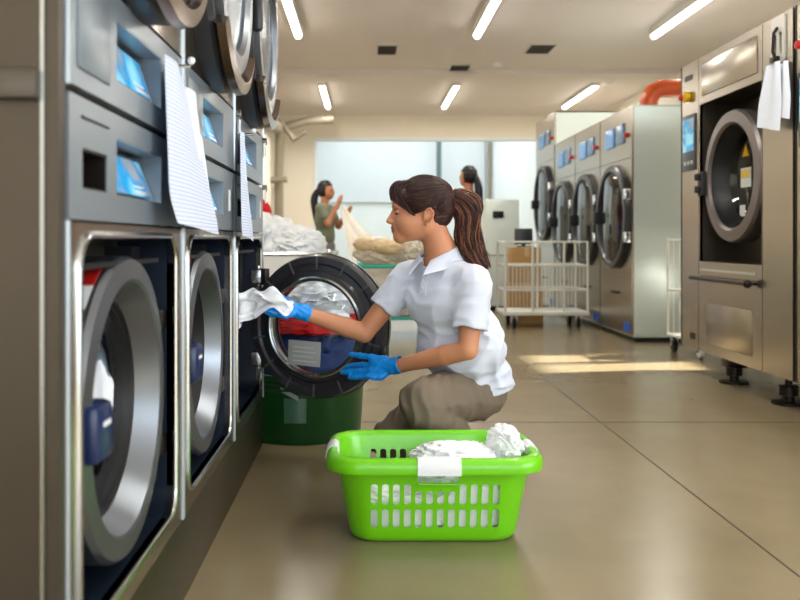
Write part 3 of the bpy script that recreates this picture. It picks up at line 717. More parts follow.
# hook with papers on the side panel
hk=thing('wall_clip','steel spring clip plate near the top right holding folded papers','clip',(XM,4.58,1.9))
g=MB(TR); plate(g,rrect(4.50,4.65,1.84,2.09,.02,4),[rrect(4.53,4.565,1.88,2.0,.012,3),rrect(4.59,4.62,1.88,2.0,.012,3)],0.001,.010); g.build('plate',mat('clip_plate',(206,204,198),.4,.4),hk)
g=MB(TR); g.tube([(.01,4.577,2.03),(.03,4.577,2.0),(.035,4.577,1.9),(.02,4.577,1.86)],.009,8).bbox((.008,4.55,1.845),(.04,4.61,1.875),.004); g.build('spring',M_darkm,hk)
def pr(Ya,Yb,zt_,zb_,x0,sl):
    def fn(u,v):
        w=.55+.45*min(1,v*1.6); m=(Ya+Yb)/2+sl*v
        return (XM-x0-.012*math.sin(u*7)*(1-v*.5)-.03*v, m+(u-.5)*(Yb-Ya)*w, zt_+(zb_-zt_)*v+.05*(u-.5)*(v))
    return fn
tag(MB().grid(pr(4.45,4.70,1.84,1.49,.03,.0),12,14,.0015).build('paper_sheet',M_paper,smooth=60),'pale folded paper hanging from the clip on the right machine, in front','paper')
tag(MB().grid(pr(4.40,4.60,1.83,1.54,.018,-.03),12,14,.0015).build('paper_sheet',M_paper,smooth=60),'second paper behind the front one on the right machine clip','paper')
# ================================================================ FAR DRYERS
XD=2.34
def far_dryer(y0,w,top,zc_,R_,lab,grp='far dryers along the right',stop=True):
    T=lambda p:Vector((XD-p.x,y0+p.y,p.z)); r=thing('tumble_dryer',lab,'tumble dryer',(XD+.5,y0+w/2,0),grp)
    c=MB(T); e=.015
    c.box((-1.1,0,.04),(-.02,e,top)).box((-1.1,w-e,.04),(-.02,w,top)).box((-1.1,0,top-e),(-.02,w,top)).box((-1.1,0,.04),(-.02,w,.055)).box((-1.1,0,.04),(-1.085,w,top)); c.build('cabinet',M_bright,r)
    MB(T).box((-1.05,.02,0),(-.03,w-.02,.04)).build('kick_plate',M_dark,r)
    f=MB(T); plate(f,rect(.006,w-.006,.56,1.70),[circ(w/2,zc_,R_-.06)] if zc_+R_<1.72 else [],-.02,0); fp=f.build('front_panel',M_steel,r)
    return r,T
def fdryer(y0,w,top,zc_,R_,lab):
    T=lambda p:Vector((XD-p.x,y0+p.y,p.z)); r=thing('tumble_dryer',lab,'tumble dryer',(XD+.5,y0+w/2,0),'far dryers along the right')
    c=MB(T); e=.015
    c.box((-1.1,0,.04),(-.02,e,top)).box((-1.1,w-e,.04),(-.02,w,top)).box((-1.1,0,top-e),(-.02,w,top)).box((-1.1,0,.04),(-.02,w,.055)).box((-1.1,0,.04),(-1.085,w,top)); c.build('cabinet',M_bright,r)
    MB(T).box((-1.05,.02,0),(-.03,w-.02,.04)).build('kick_plate',M_dark,r)
    zs=zc_+R_+.03; zl=zc_-R_-.05
    f=MB(T); plate(f,rect(.008,w-.008,zl,zs),[circ(w/2,zc_,R_-.06)],-.02,0); f.build('front_panel',M_steel,r)
    lp=MB(T).box((-.02,.008,.06),(0,w-.008,zl-.006)).build('lower_panel',M_steel,r)
    cp=MB(T).box((-.02,.008,zs+.006),(0,w-.008,top-.004)).build('control_panel',M_steel,r)
    g=MB(T); g.lathe([(R_-.06,0),(R_-.06,-.6),(0,-.62)],(-.01,w/2,zc_),(1,0,0),32); g.build('drum',M_drum,r)
    Td=lambda p:T(Vector((p.x,p.y+w/2,p.z+zc_)))
    g=MB(Td); g.lathe([(R_,0),(R_,.04),(R_-.015,.055),(R_-.055,.055),(R_-.07,.03),(R_-.07,0)],(0,0,0),(1,0,0),48,closedprof=True); d=g.build('door',M_blackp,r,smooth=30)
    g=MB(Td); g.lathe([(R_-.065,.035),(R_-.10,.05),(.0005,.055)],(0,0,0),(1,0,0),40); g.build('glass',M_glassd,d)
    g=MB(Td); g.bbox((.02,R_-.07,-.06),(.085,R_+.005,.06),.012); g.build('latch',M_black,d)
    g=MB(Td); g.bbox((.0,-R_-.005,.14),(.06,-R_+.05,.24),.008); g.build('hinge',M_trim,d); g=MB(Td); g.bbox((.0,-R_-.005,-.24),(.06,-R_+.05,-.14),.008); g.build('hinge',M_trim,d)
    m=(zs+top)/2
    MB(T).bbox((0,w*.52,m-.09),(.012,w*.80,m+.09),.005).build('display',mat('display_lit',(90,140,190),.25,emis=(90,150,200),estr=.25),cp)
    MB(T).bbox((0,w*.22,m-.08),(.012,w*.44,m+.10),.005).build('display',mat('display_blue',(96,132,168),.25),cp)
    g=MB(T); g.lathe([(0.0005,.03),(.022,.026),(.022,.0)],(0,w*.14,m-.02),(1,0,0),16); g.build('emergency_button',M_redp,cp)
    MB(T).bbox((0,w*.4,.40),(.02,w*.6,.425),.005).build('handle',M_darkm,lp)
    MB(T).box((0,.06,.08),(.004,.24,.16)).build('blue_sticker',mat('sticker_blue',(30,90,190),.4),lp)
    return r
D1=fdryer(7.565,1.022,2.09,1.115,.485,'nearest of the far row of steel dryers, its pale side panel facing us')
D2=copy_tree(D1,(0,1.03,0),'second steel dryer of the far row, next to the one with the pale side')
D3=copy_tree(D1,(0,2.06,0),'third steel dryer of the far row, just before the taller machine')
fdryer(10.68,1.15,2.5,1.38,.50,'taller far machine behind the row of dryers, round black rimmed door')
tag(MB().tube([(2.68,8.15,2.09),(2.68,8.15,2.22),(2.72,8.15,2.30),(2.80,8.15,2.335),(3.05,8.15,2.34),(4.6,8.15,2.34)],.085,16).build('exhaust_pipe',M_orange,smooth=50),'orange pipe elbow rising behind the near dryer top','pipe')
# ================================================================ WIRE CARTS
def caster(r,x,y,z=.12,R=.05,m=M_dark,f=M_hook):
    k=MB().lathe([(R,-.014),(R,.014),(R*.6,.018),(0,.018)],(x,y,R),(1,0,0),20).lathe([(R,-.014),(R*.6,-.018),(0,-.018)],(x,y,R),(1,0,0),20).build('caster_wheel',m,r)
    MB().bbox((x-.028,y-.02,R),(x-.02,y+.02,z),.002).bbox((x+.02,y-.02,R),(x+.028,y+.02,z),.002).bbox((x-.03,y-.03,z-.006),(x+.03,y+.03,z),.002).build('caster_fork',f,k)
r=thing('wire_trolley','white wire trolley with a pale flat deck, beside the far dryers','trolley',(1.86,9.0,0))
x0,x1,y0,y1=1.40,2.28,8.75,9.30
MB().bbox((x0,y0,.13),(x1,y1,.17),.01).build('deck',M_wire,r)
for (px,py) in ((x0+.02,y0+.02),(x0+.3,y0+.02),(x0+.62,y0+.02),(x1-.02,y0+.02),(x0+.02,y1-.02),(x1-.02,y1-.02),(x0+.45,y1-.02)):
    MB().tube([(px,py,.17),(px,py,.88)],.013,8).build('post',M_wire,r)
g=MB()
for z in (.39,.64,.88):
    g.tube([(x0+.02,y0+.02,z),(x1-.02,y0+.02,z),(x1-.02,y1-.02,z),(x0+.02,y1-.02,z)],.010,8,closed=True)
g.build('rail',M_wire,r)
g=MB()
n=22
for k in range(n):
    x=x0+.02+(x1-x0-.04)*k/(n-1); g.tube([(x,y1-.02,.17),(x,y1-.02,.64)],.0035,5,caps=False)
g.build('wire_mesh',M_wire,r); g=MB()
for k in range(22): 
    x=x0+.02+(x1-x0-.04)*k/21; g.tube([(x,y0+.02,.39),(x,y0+.02,.64)],.003,5,caps=False)
g.build('wire_mesh',M_wire,r)
for (px,py) in ((x0+.12,y0+.08),(x1-.1,y0+.08),(x0+.12,y1-.08),(x1-.1,y1-.08)): caster(r,px,py,.13)
def carton(lo,hi,lab):
    r=thing('cardboard_box',lab,'box',((lo[0]+hi[0])/2,(lo[1]+hi[1])/2,lo[2]),'cardboard boxes stacked behind the trolley')
    MB().bbox(lo,hi,.004).build('carton',M_card,r)
    xm=(lo[0]+hi[0])/2; MB().box((xm-.025,lo[1]-.001,hi[2]-.1),(xm+.025,lo[1],hi[2])).box((xm-.025,lo[1],hi[2]),(xm+.025,hi[1],hi[2]+.001)).build('packing_tape',mat('packing_tape',(206,178,128),.4),r)
carton((1.60,9.5,0),(1.96,9.85,.42),'brown cardboard box behind the wire trolley, lower of two'); carton((1.62,9.52,.4215),(1.94,9.84,.82),'brown cardboard box behind the wire trolley, upper of two')
r=thing('small_monitor','small black monitor on the upper cardboard box','monitor',(1.78,9.66,.8225))
MB().bbox((1.70,9.62,.823),(1.86,9.72,.838),.004).build('stand',M_black,r); MB().bbox((1.67,9.65,.85),(1.87,9.68,1.03),.006).box((1.75,9.66,.83),(1.79,9.68,.86)).build('display',M_blackp,r)
r=thing('white_cabinet','tall pale white machine cabinet far behind the woman\'s ponytail','cabinet',(1.75,11.3,0))
MB().bbox((1.53,11.0,.05),(1.96,11.6,1.42),.02).build('body',mat('pale_cabinet',(214,224,216),.4),r); MB().box((1.55,11.03,0),(1.94,11.57,.05)).build('base',M_dark,r)
MB().bbox((1.62,10.985,1.18),(1.76,11.0,1.27),.005).build('panel',M_darkm,r); MB().box((1.56,10.993,.70),(1.93,11.0,.71)).build('door_seam',M_duct,r)
# teal trolley with bundles
r=thing('laundry_trolley','wire laundry trolley with turquoise rails between the open door and the woman','trolley',(.25,8.2,0))
x0,x1,y0,y1=-.16,.66,7.95,8.5
for z,nm in ((.655,'top_rail'),(.175,'bottom_rail')): MB().tube([(x0,y0,z),(x1,y0,z),(x1,y1,z),(x0,y1,z)],.02 if z>.5 else .017,10,closed=True).build(nm,M_teal,r)
g=MB()
for k in range(24):
    x=x0+(x1-x0)*k/23
    for y in (y0,y1): g.tube([(x,y,.175),(x,y,.655)],.004,5,caps=False)
for k in range(12):
    y=y0+(y1-y0)*k/11
    for x in (x0,x1): g.tube([(x,y,.175),(x,y,.655)],.004,5,caps=False)
g.box((x0,y0,.17),(x1,y1,.18)); g.build('wire_basket',M_wire,r)
for (px,py) in ((x0+.05,y0+.03),(x1-.05,y0+.03),(x0+.05,y1-.03),(x1-.05,y1-.03)): caster(r,px,py,.165,.06)
M_gold=mat('gold_cloth',(222,198,156),.85,var=.15,vscale=4); M_cream=mat('cream_cloth',(226,214,196),.9,bump=.3,bscale=40)
M_linen=mat('linen_cloth',(236,238,240),.9,bump=.4,bscale=50,var=.06,vscale=14)
tag(crumple('laundry_bundle',(.26,8.22,.42),(.36,.22,.26),M_cream,21,.2,2.5,5,flat=.9,shape=clampbox(x0+.02,x1-.02,y0+.02,y1-.02,9,.19)),'cream laundry bundle filling the turquoise railed trolley','laundry')
tag(crumple('laundry_bundle',(.13,8.2,.79),(.22,.17,.12),M_cream,22,.35,2.8,5),'cream laundry bundle heaped on top of the trolley, left','laundry')
tag(crumple('gold_cloth',(-.02,8.08,.86),(.09,.08,.06),M_gold,24,.3,2.4,4),'small gold cloth on the left of the cream bundles','cloth')
tag(crumple('gold_cloth',(.20,8.02,.83),(.14,.08,.06),M_gold,25,.3,2.4,4),'wider gold cloth in the middle of the cream bundles','cloth')
tag(crumple('laundry_bundle',(.40,8.24,.80),(.18,.16,.12),M_cream,23,.35,2.8,5),'cream laundry bundle heaped on top of the trolley, right','laundry')
# canvas cart with the big white heap
r=thing('canvas_trolley','white canvas laundry trolley heaped with white linen behind the open door','trolley',(-.88,6.6,0))
def cv(u,v):
    a=[Vector((x,y,0)) for x,y in rrect(-1.46,-.24,5.95,7.25,.1,5)]; i=int(round(u*len(a)))%len(a); p=a[i].copy(); cc=Vector((-.85,6.6,0)); p=cc+(p-cc)*(.9+.1*v); p.z=.14+.66*v; return p
na=len(rrect(0,1,0,1,.1,5)); g=MB(); g.grid(cv,na,6,.012,wrapu=True); g.prism([cv(i/na,0) for i in range(na)],(0,0,.012)); g.build('canvas_tub',mat('canvas',(228,228,224),.85),r)
MB().tube([cv(i/na,1) for i in range(na)],.014,8,closed=True).build('rim',M_hook,r)
for (px,py) in ((-1.3,6.1),(-.4,6.1),(-1.3,7.1),(-.4,7.1)): caster(r,px,py,.14,.05)
tag(crumple('linen_heap',(-.86,6.6,.55),(.52,.55,.50),M_linen,31,.22,3.2,6,flat=.6,shape=clampbox(-1.37,-.33,6.05,7.15,.80,.17)),'big heap of crumpled white linen in the canvas trolley','laundry')
tag(crumple('linen_bundle',(-.52,6.3,.86),(.20,.18,.13),M_linen,32,.3,3,5),'white linen bundle on the right shoulder of the heap','laundry')
tag(crumple('linen_bundle',(-.92,6.25,.98),(.20,.2,.10),M_linen,33,.3,3,5),'white linen bundle on the left of the heap beside the stacks','laundry')
tag(crumple('red_cloth',(-.86,6.9,1.12),(.09,.07,.10),M_red,34,.25,2,4),'red cloth on top of the white linen heap beside the dryer stacks','cloth')
# trolley behind the big washer
r=thing('mesh_trolley','white wire trolley half hidden behind the left edge of the big right washer','trolley',(2.74,6.72,0))
x0,x1,y0,y1=2.44,3.05,6.5,6.95
g=MB()
for z in (.14,.5,.9): g.tube([(x0,y0,z),(x1,y0,z),(x1,y1,z),(x0,y1,z)],.010,8,closed=True)
for (x,y) in ((x0,y0),(x1,y0),(x0,y1),(x1,y1)): g.tube([(x,y,.12),(x,y,.92)],.011,8)
for k in range(14):
    x=x0+(x1-x0)*k/13; g.tube([(x,y0,.14),(x,y0,.9)],.003,5,caps=False); g.tube([(x,y1,.14),(x,y1,.9)],.003,5,caps=False)
g.box((x0,y0,.13),(x1,y1,.14)); g.build('frame',M_wire,r)
caster(r,x0+.04,y1-.03,.13,.05); caster(r,x1-.04,y1-.03,.13,.05); caster(r,x0+.1,y0+.03,.13,.045,M_white); caster(r,x1-.04,y0+.03,.13,.045,M_white)
tag(crumple('linen_bundle',((x0+x1)/2,(y0+y1)/2,.38),(.26,.18,.25),M_linen,36,.15,3,4,flat=.9,shape=clampbox(x0+.02,x1-.02,y0+.02,y1-.02,9,.142)),'white linen bundle in the wire trolley behind the big washer','laundry')
# ================================================================ GREEN BIN
bx,by=-.30,4.035
r=thing('green_bin','large dark green round plastic bin under the open washer door','bin',(bx,by,0))
g=MB(); g.lathe([(0,0),(.268,0),(.275,.01),(.292,.275),(.305,.28),(.305,.305),(.296,.31),(.286,.30),(.268,.02),(0,.015)],(bx,by,0),(0,0,1),64); g.build('tub',M_green,r,smooth=40)
def bq(a,z,o): rr=.272+.02*(z/.275)+.004+o; return Vector((bx+rr*math.sin(a),by-rr*math.cos(a),z))
g=MB(); g.grid(lambda u,v:bq(-.20+.34*u,.10+.11*v,.002),8,4,.004); g.build('label_pocket',mat('clear_pocket',(70,110,85),.2,coat=.5),r)
g=MB(); g.grid(lambda u,v:bq(-.24+.26*u,.20+.02*v+.04*(1-u),.006),6,4,.003); g.build('label_flap',M_label,r)
g=MB(); g.lathe([(.29,.0),(.302,.004),(.302,.014),(.29,.018)],(bx,by,.235),(0,0,1),64); g.build('ridge',M_green,r)
def clampbin(R):
    def f(p):
        d=Vector((p.x-bx,p.y-by,0)); 
        if d.length>R: d=d*(R/d.length); p=Vector((bx+d.x,by+d.y,p.z))
        return p
    return f
tag(crumple('blue_cloth',(bx,by,.32),(.27,.27,.19),M_blue,41,.15,2.2,5,shape=clampbin(.262)),'blue cloth lying in the green bin, seen through the door glass','cloth')
tag(crumple('red_cloth',(bx+.04,by-.06,.52),(.24,.2,.05),M_red,42,.35,2.2,5,shape=clampbin(.262)),'red cloth in the green bin above the blue one','cloth')
tag(crumple('white_cloth',(bx+.05,by-.02,.64),(.24,.2,.10),M_linen,43,.3,2.6,5),'white cloth heaped on top of the green bin, seen through the glass','cloth')
tag(crumple('white_cloth',(bx+.13,by-.17,.555),(.09,.06,.035),M_linen,44,.3,2.2,4),'small white cloth in front of the red one in the green bin','cloth')
# ================================================================ LIME BASKET
bcx,bcy=.203,2.67; ZR=.252
def bl(t,off=0):   # outline at relative height t
    a=.250+.043*t+off; b=.115+.062*t+off; rr=.075+.025*t
    return [(bcx+x,bcy+y) for x,y in rrect(-a,a,-b,b,rr,9)]
r=thing('laundry_basket','lime green plastic laundry basket with slots and white grips on the floor','basket',(bcx,bcy,0))
g=MB(); lv=[(.0,.022,-.010),(.0,.008,-.003),(.02,0,0),(.08,0,0)]
zs=[(.0,.03,-.018),(.006,.05,-.006),(.02,.08,0)]+[(z,z/ZR,0) for z in np.linspace(.04,ZR,10)]
n=len(bl(0)); outer=[]; 
for z,t,o in zs: outer.append([(x,y,z) for x,y in bl(t,o)])
inner=[[(x,y,max(z,.004)) for x,y in bl(t,o-.004)] for z,t,o in reversed(zs)]
rings=outer+inner; V=[p for q in rings for p in q]; Fs=[]
for i in range(len(rings)-1):
    for k in range(n): Fs.append((i*n+k,i*n+(k+1)%n,(i+1)*n+(k+1)%n,(i+1)*n+k))
Fs.append(tuple(reversed(range(n)))); Fs.append(tuple((len(rings)-1)*n+k for k in range(n)))
g.add(V,Fs); bk=g.build('basket_wall',M_lime,r,smooth=40)
# cut the slots
cut=MB(); sp=.0325
def slot(cx,z0,z1,w,y0,y1):
    pts=rrect(cx-w/2,cx+w/2,z0,z1,min(w/2-.0005,.008),4); cut.prism([(x,y0,z) for x,z in pts],(0,y1-y0,0))
for k in range(12):
    cx=bcx-.0 +(k-5.5)*sp; mid=4<=k<=7
    for (ya_,yb_) in ((bcy-.3,bcy-.06),(bcy+.06,bcy+.3)):
        slot(cx,.05,.108,.0205,ya_,yb_); slot(cx,.123,(.165 if mid else .187) if ya_<bcy-.1 else .160,.0205,ya_,yb_)
        if ya_>bcy-.1: slot(cx,.172,.212,.0205,ya_,yb_)
for (ya_,yb_) in ((bcy-.3,bcy-.06),): slot(bcx+.008,.192,.214,.12,ya_,yb_)
for sgn in (-1,1):
    for k in range(4):
        cy_=bcy+(k-1.5)*.034
        for z0,z1 in ((.05,.108),(.123,.187)):
            pts=rrect(cy_-.01,cy_+.01,z0,z1,.008,4); xx=bcx+sgn*.2; cut.prism([(xx,a,b) for a,b in pts],(sgn*.2,0,0))
co=cut.build('cutter',M_lime,None,loc=(0,0,0),smooth=0)
co.location=(0,0,0); md=bk.modifiers.new('b','BOOLEAN'); md.object=co; md.operation='DIFFERENCE'; md.solver='EXACT'; bpy.context.view_layer.update(); bake(bk); bpy.data.objects.remove(co)
# rolled rim: slightly higher at the ends
ro=bl(1,0); m_=len(ro)
def rimpt(i,off,dz):
    x,y=bl(1,off)[i]; z=ZR+dz+.010*((x-bcx)/.32)**2*0
    return Vector((x,y,z))
prof=[(-.004,-.002),(-.002,.012),(.006,.018),(.018,.016),(.027,.006),(.030,-.012),(.028,-.026),(.024,-.026),(.024,-.010),(.018,.004),(.008,.008),(.0,.0)]
g=MB(); q=len(prof); V=[rimpt(i,o,z) for i in range(m_) for o,z in prof]
g.add(V,[(i*q+k,i*q+(k+1)%q,((i+1)%m_)*q+(k+1)%q,((i+1)%m_)*q+k) for i in range(m_) for k in range(q)]); g.build('rim',M_lime,r,smooth=60)
# grips: white saddles over the rim
def grip(axis,sgn,w):
    pf=[(-.007,-.006),(-.005,.015),(.006,.0215),(.019,.019),(.030,.008),(.0335,-.012),(.0325,-.028),(.0285,-.028),(.0275,-.01),(.017,.0165),(.006,.0185),(-.002,.0135),(-.0045,-.006)]
    g=MB(); V=[]; ns=9; q=len(pf)
    for i in range(ns+1):
        s_=-w/2+w*i/ns
        for o,z in pf:
            if axis=='y': V.append((bcx+.008+s_,bcy+sgn*(.177+o),ZR+z))
            else: V.append((bcx+sgn*(.293+o),bcy+s_,ZR+z))
    Fs=[(i*q+k,i*q+(k+1)%q,(i+1)*q+(k+1)%q,(i+1)*q+k) for i in range(ns) for k in range(q)]+[tuple(range(q)),tuple(ns*q+k for k in range(q))]
    g.add(V,Fs); g.build('grip',M_white,r,smooth=40)
grip('y',-1,.125); grip('x',-1,.085); grip('x',1,.085)
MB().tube([(bcx-.05,bcy-.168,.188),(bcx+.066,bcy-.168,.188)],.003,8).build('grip_slot_lip',M_lime,r)
def clampb(m=.012,zmin=.008):
    def f(p):
        t=max(0,min(1,p.z/ZR)); a=.250+.043*t-m; b=.115+.062*t-m
        x=p.x-bcx; y=p.y-bcy
        if p.z<ZR+.09:
            e=(abs(x/a)**4+abs(y/b)**4)**.25
            if e>.97: x/=e/.97; y/=e/.97
        return Vector((bcx+x,bcy+y,max(p.z,zmin)))
    return f
M_garm=mat('white_garment',(238,239,240),.85,bump=.25,bscale=70,sheen=.2)
tag(crumple('white_garment',(bcx-.09,bcy,.09),(.16,.15,.075),M_garm,51,.22,2.2,6,shape=clampb()),'white crumpled garment lying low in the left half of the lime basket','garment')
tag(crumple('white_garment',(bcx+.11,bcy,.13),(.16,.15,.125),M_garm,52,.22,2.2,6,shape=clampb()),'white crumpled garment heaped in the right half of the lime basket','garment')
tag(crumple('white_garment',(bcx+.065,bcy-.02,.222),(.115,.09,.045),M_garm,53,.4,2,6,shape=clampb(.035)),'white garment on top in the middle of the lime basket','garment')
def peak(p):
    return p
tag(crumple('white_garment',(bcx+.225,bcy-.01,.265),(.038,.06,.050),M_garm,55,.5,1.5,6,rot=.4),'white garment peaking up beside the right grip of the lime basket','garment')
# ================================================================ PEOPLE
def skinmat(name,col):
    return mat(name,col,.48,sss=.12,var=.05,vscale=9,bump=.03,bscale=120)
M_skin=skinmat('skin',(198,134,97)); M_lip=mat('lips',(168,92,80),.4); M_nail=mat('nail',(220,170,150),.3)
M_hair=mat('dark_brown_hair',(56,33,27),.42,var=.35,vscale=60,spec=.4); M_hairl=mat('auburn_hair',(138,80,46),.4,var=.3,vscale=40,spec=.6)
M_shirt=mat('polo_white',(208,213,226),.85,bump=.12,bscale=220,sheen=.2)
def trousermat():
    m=bpy.data.materials.new('taupe_trousers'); m.use_nodes=True; nt=m.node_tree; b=nt.nodes['Principled BSDF']; b.inputs['Roughness'].default_value=.85
    tc=nt.nodes.new('ShaderNodeTexCoord'); mp=nt.nodes.new('ShaderNodeMapping'); mp.inputs['Rotation'].default_value=(0,.5,0)
    nt.links.new(tc.outputs['Object'],mp.inputs[0]); w=nt.nodes.new('ShaderNodeTexWave'); w.inputs['Scale'].default_value=38; w.inputs['Distortion'].default_value=1.2
    nt.links.new(mp.outputs[0],w.inputs['Vector']); r=nt.nodes.new('ShaderNodeValToRGB'); r.color_ramp.elements[0].position=.05; r.color_ramp.elements[0].color=lin((124,110,92)); r.color_ramp.elements[1].position=.3; r.color_ramp.elements[1].color=lin((112,98,82))
    nt.links.new(w.outputs['Fac'],r.inputs[0]); nt.links.new(r.outputs[0],b.inputs['Base Color']); return m
M_trous=trousermat()
M_glove=mat('blue_glove',(0,140,228),.42,bump=.25,bscale=90,coat=.1)
M_shoe=mat('dark_shoe',(46,44,48),.5)
# joints -------------------------------------------------------
HY=3.16
hc=P(422.8,211.5,HY)                         # head centre
S_=1.02                                    # head scale
def hp(u,v,w):  # head local: forward(-X, tipped down a little), left/right(v>0 towards camera), up
    t=math.radians(4); fx=Vector((-math.cos(t),0,-math.sin(t))); up=Vector((-math.sin(t),0,math.cos(t)))
    return hc+(fx*u+Vector((0,-1,0))*v+up*w)*S_
HR=np.array([[-math.cos(math.radians(4)),0,-math.sin(math.radians(4))],[0,-1,0],[-math.sin(math.radians(4)),0,math.cos(math.radians(4))]]).T  # columns=axes
def he(u,v,w,r): return ell(hp(u,v,w),tuple(x*S_ for x in r),HR)
fd=Vector((-.66,-.75,0)).normalized(); sd_=Vector((-fd.y,fd.x,0))  # facing and her-left... 
sd_=Vector((.75,-.66,0)).normalized()
TRm=np.array([[sd_.x,sd_.y,0],[fd.x,fd.y,0],[0,0,1]]).T
neckb=P(438,256,3.17)
shL=P(474,287,3.04); shR=P(406,280,3.27)
elL=P(468,350,2.99); wrL=P(397,366,3.16)
elR=P(364,333,3.27); wrR=P(304,313,3.20)
hipL=P(474,393,3.22); hipR=P(456,388,3.34)
knL=P(424,402,2.985); anL=Vector((.42,3.20,.09))
knR=P(390,440,3.24); anR=Vector((.36,3.40,.07))
chest=P(447,298,3.17); belly=P(458,343,3.19); pelv=P(467,384,3.25)
# ---- body
def chain(ps,rs): return sunion([cone(a,b,ra,rb) for a,b,ra,rb in zip(ps,ps[1:],rs,rs[1:])],.006)
def body():
    head=[he(-.012,0,.032,(.094,.076,.082)),he(.038,0,-.022,(.070,.060,.080)),
          cone(hp(.0,.042,-.055),hp(.084,.010,-.085),.023*S_,.014*S_),cone(hp(.0,-.042,-.055),hp(.084,-.010,-.085),.023*S_,.014*S_),
          he(.093,0,-.084,(.015,.018,.015)),he(.06,.034,-.035,(.034,.026,.032)),he(.06,-.034,-.035,(.034,.026,.032)),he(.074,0,.045,(.034,.052,.034))]
    fh=sunion(head,.03)
    feat=[cone(hp(.100,0,.012),hp(.126,0,-.026),.0085,.0092),he(.116,.010,-.031,(.011,.0085,.007)),he(.116,-.010,-.031,(.011,.0085,.007)),
          he(.1085,0,-.0505,(.0115,.022,.0062)),he(.107,0,-.0630,(.0115,.020,.0068)),he(.099,0,-.050,(.014,.024,.016)),
          he(.092,.028,.022,(.013,.024,.007)),he(.092,-.028,.022,(.013,.024,.007))]
    sock=[ell(hp(.108,.036,.003),(.016,.016,.011)),ell(hp(.108,-.036,.003),(.016,.016,.011))]
    ears=[]
    for s in (1,-1):
        pts=[(.004,.070,-.030),(.002,.073,-.020),(-.002,.079,-.004),(-.010,.083,.006),(-.022,.086,.006),(-.030,.087,-.006),(-.029,.085,-.020),(-.020,.080,-.034),(-.008,.075,-.048),(.0,.070,-.046)]
        for a,b in zip(pts,pts[1:]): ears.append(cone(hp(a[0],a[1]*s,a[2]),hp(b[0],b[1]*s,b[2]),.0040,.0040))
        ears.append(he(-.012,.070*s,-.020,(.014,.007,.022)))
    fe=sunion(ears,.006)
    rest=sunion([cone(hp(-.028,0,-.045),neckb+Vector((.010,0,.02)),.050,.050),cone(neckb+Vector((.008,0,.02)),chest,.052,.075),
        ell(chest,(.15,.09,.13),TRm),ell(belly,(.125,.088,.12),TRm),ell(pelv,(.15,.10,.11),TRm),
        cone(neckb+Vector((0,0,-.045)),shL,.036,.044),cone(neckb+Vector((0,0,-.045)),shR,.036,.044),
        chain([shL,elL,elL+(wrL-elL)*.3,wrL],[.047,.034,.036,.0255]),chain([shR,elR,elR+(wrR-elR)*.3,wrR],[.047,.036,.036,.0255]),
        cone(hipL,knL,.078,.052),cone(knL,anL,.048,.034),cone(hipR,knR,.075,.05),cone(knR,anR,.046,.034)],.035)
    def f(p):
        d=fh(p)
        for g in feat:
            e=g(p); k=.009; h=np.maximum(k-np.abs(d-e),0)/k; d=np.minimum(d,e)-h*h*k*.25
        for g in sock: d=smax(d,-g(p),.008)
        # mouth line
        m=ell(hp(.121,0,-.0570),(.017,.024,.0014))(p); d=smax(d,-m,.002)
        e=fe(p); k=.006; h=np.maximum(k-np.abs(d-e),0)/k; d=np.minimum(d,e)-h*h*k*.25
        e=rest(p); k=.03; h=np.maximum(k-np.abs(d-e),0)/k; return np.minimum(d,e)-h*h*k*.25
    return f
root=thing('person','woman in a white polo shirt and taupe trousers crouching in blue gloves, dark ponytail','person',(pelv.x,pelv.y,0))
def lipidx(c):
    q=c-np.array(hc); fx=HR[:,0]; up=HR[:,2]; u=q@fx/S_; w=q@up/S_; v=-q[:,1]/S_
    return ((u>.096)&(np.abs(v)<.023)&(w<-.0450-.08*np.abs(v))&(w>-.0700+np.abs(v)*.3)).astype(int)
# refine the head by evaluating finer: one mesh at 4 mm
sdf_obj('body',body(),(-.3,2.85,.0),(.62,3.6,1.2),.0042,[M_skin,M_lip],parent=root,midx=lipidx)
# eyes, brows
for s in (1,-1):
    MB().sphere(hp(.0865,.031*s,.003),.0125,16,12).build('eye',mat('eye_white',(225,222,215),.2),root)
    g=MB(); c0=hp(.0865,.031*s,.003)
    fx=Vector(HR[:,0]); up=Vector(HR[:,2]); sv=Vector((0,-1,0))
    Rm=Matrix((fx,sv,up)).transposed()
    # lowered upper lid with lash line
    def lid(u,v,s=s,c0=c0):
        a=math.radians(-75+150*u); b=math.radians(-24+90*v); r=.0137
        return c0+Rm@Vector((r*math.cos(b)*math.cos(a),r*math.cos(b)*math.sin(a),r*math.sin(b)))
    g.grid(lid,12,8,.0012); ey=g.build('eyelid',M_skin,root)
    g=MB(); g.tube([lid(i/10,0)+fx*.0012*math.sin(PI*i/10) for i in range(11)],[.001+.0022*math.sin(PI*i/10) for i in range(11)],6); g.build('eyelash',mat('lash',(24,16,14),.5),root)
    g=MB(); g.lathe([(.0,.0128),(.0045,.0124),(.0052,.0115)],c0,Rm@Vector((math.cos(-.25),0,math.sin(-.25))),16); g.build('iris',mat('iris',(50,30,20),.2),root)
    g=MB(); g.tube([hp(.1085-.0009*i-.0011*i*i*.33,(.014+.0052*i)*s,.024+.0014*i-.00022*i*i) for i in range(8)],[.002,.0034,.0038,.0038,.0034,.0028,.002,.001],6,flat=.6); g.build('eyebrow',M_hair,root)
MB().sphere(hp(-.006,.082,-.050),.0028,8,6).build('earring',mat('pearl',(220,200,170),.2,.6),root)
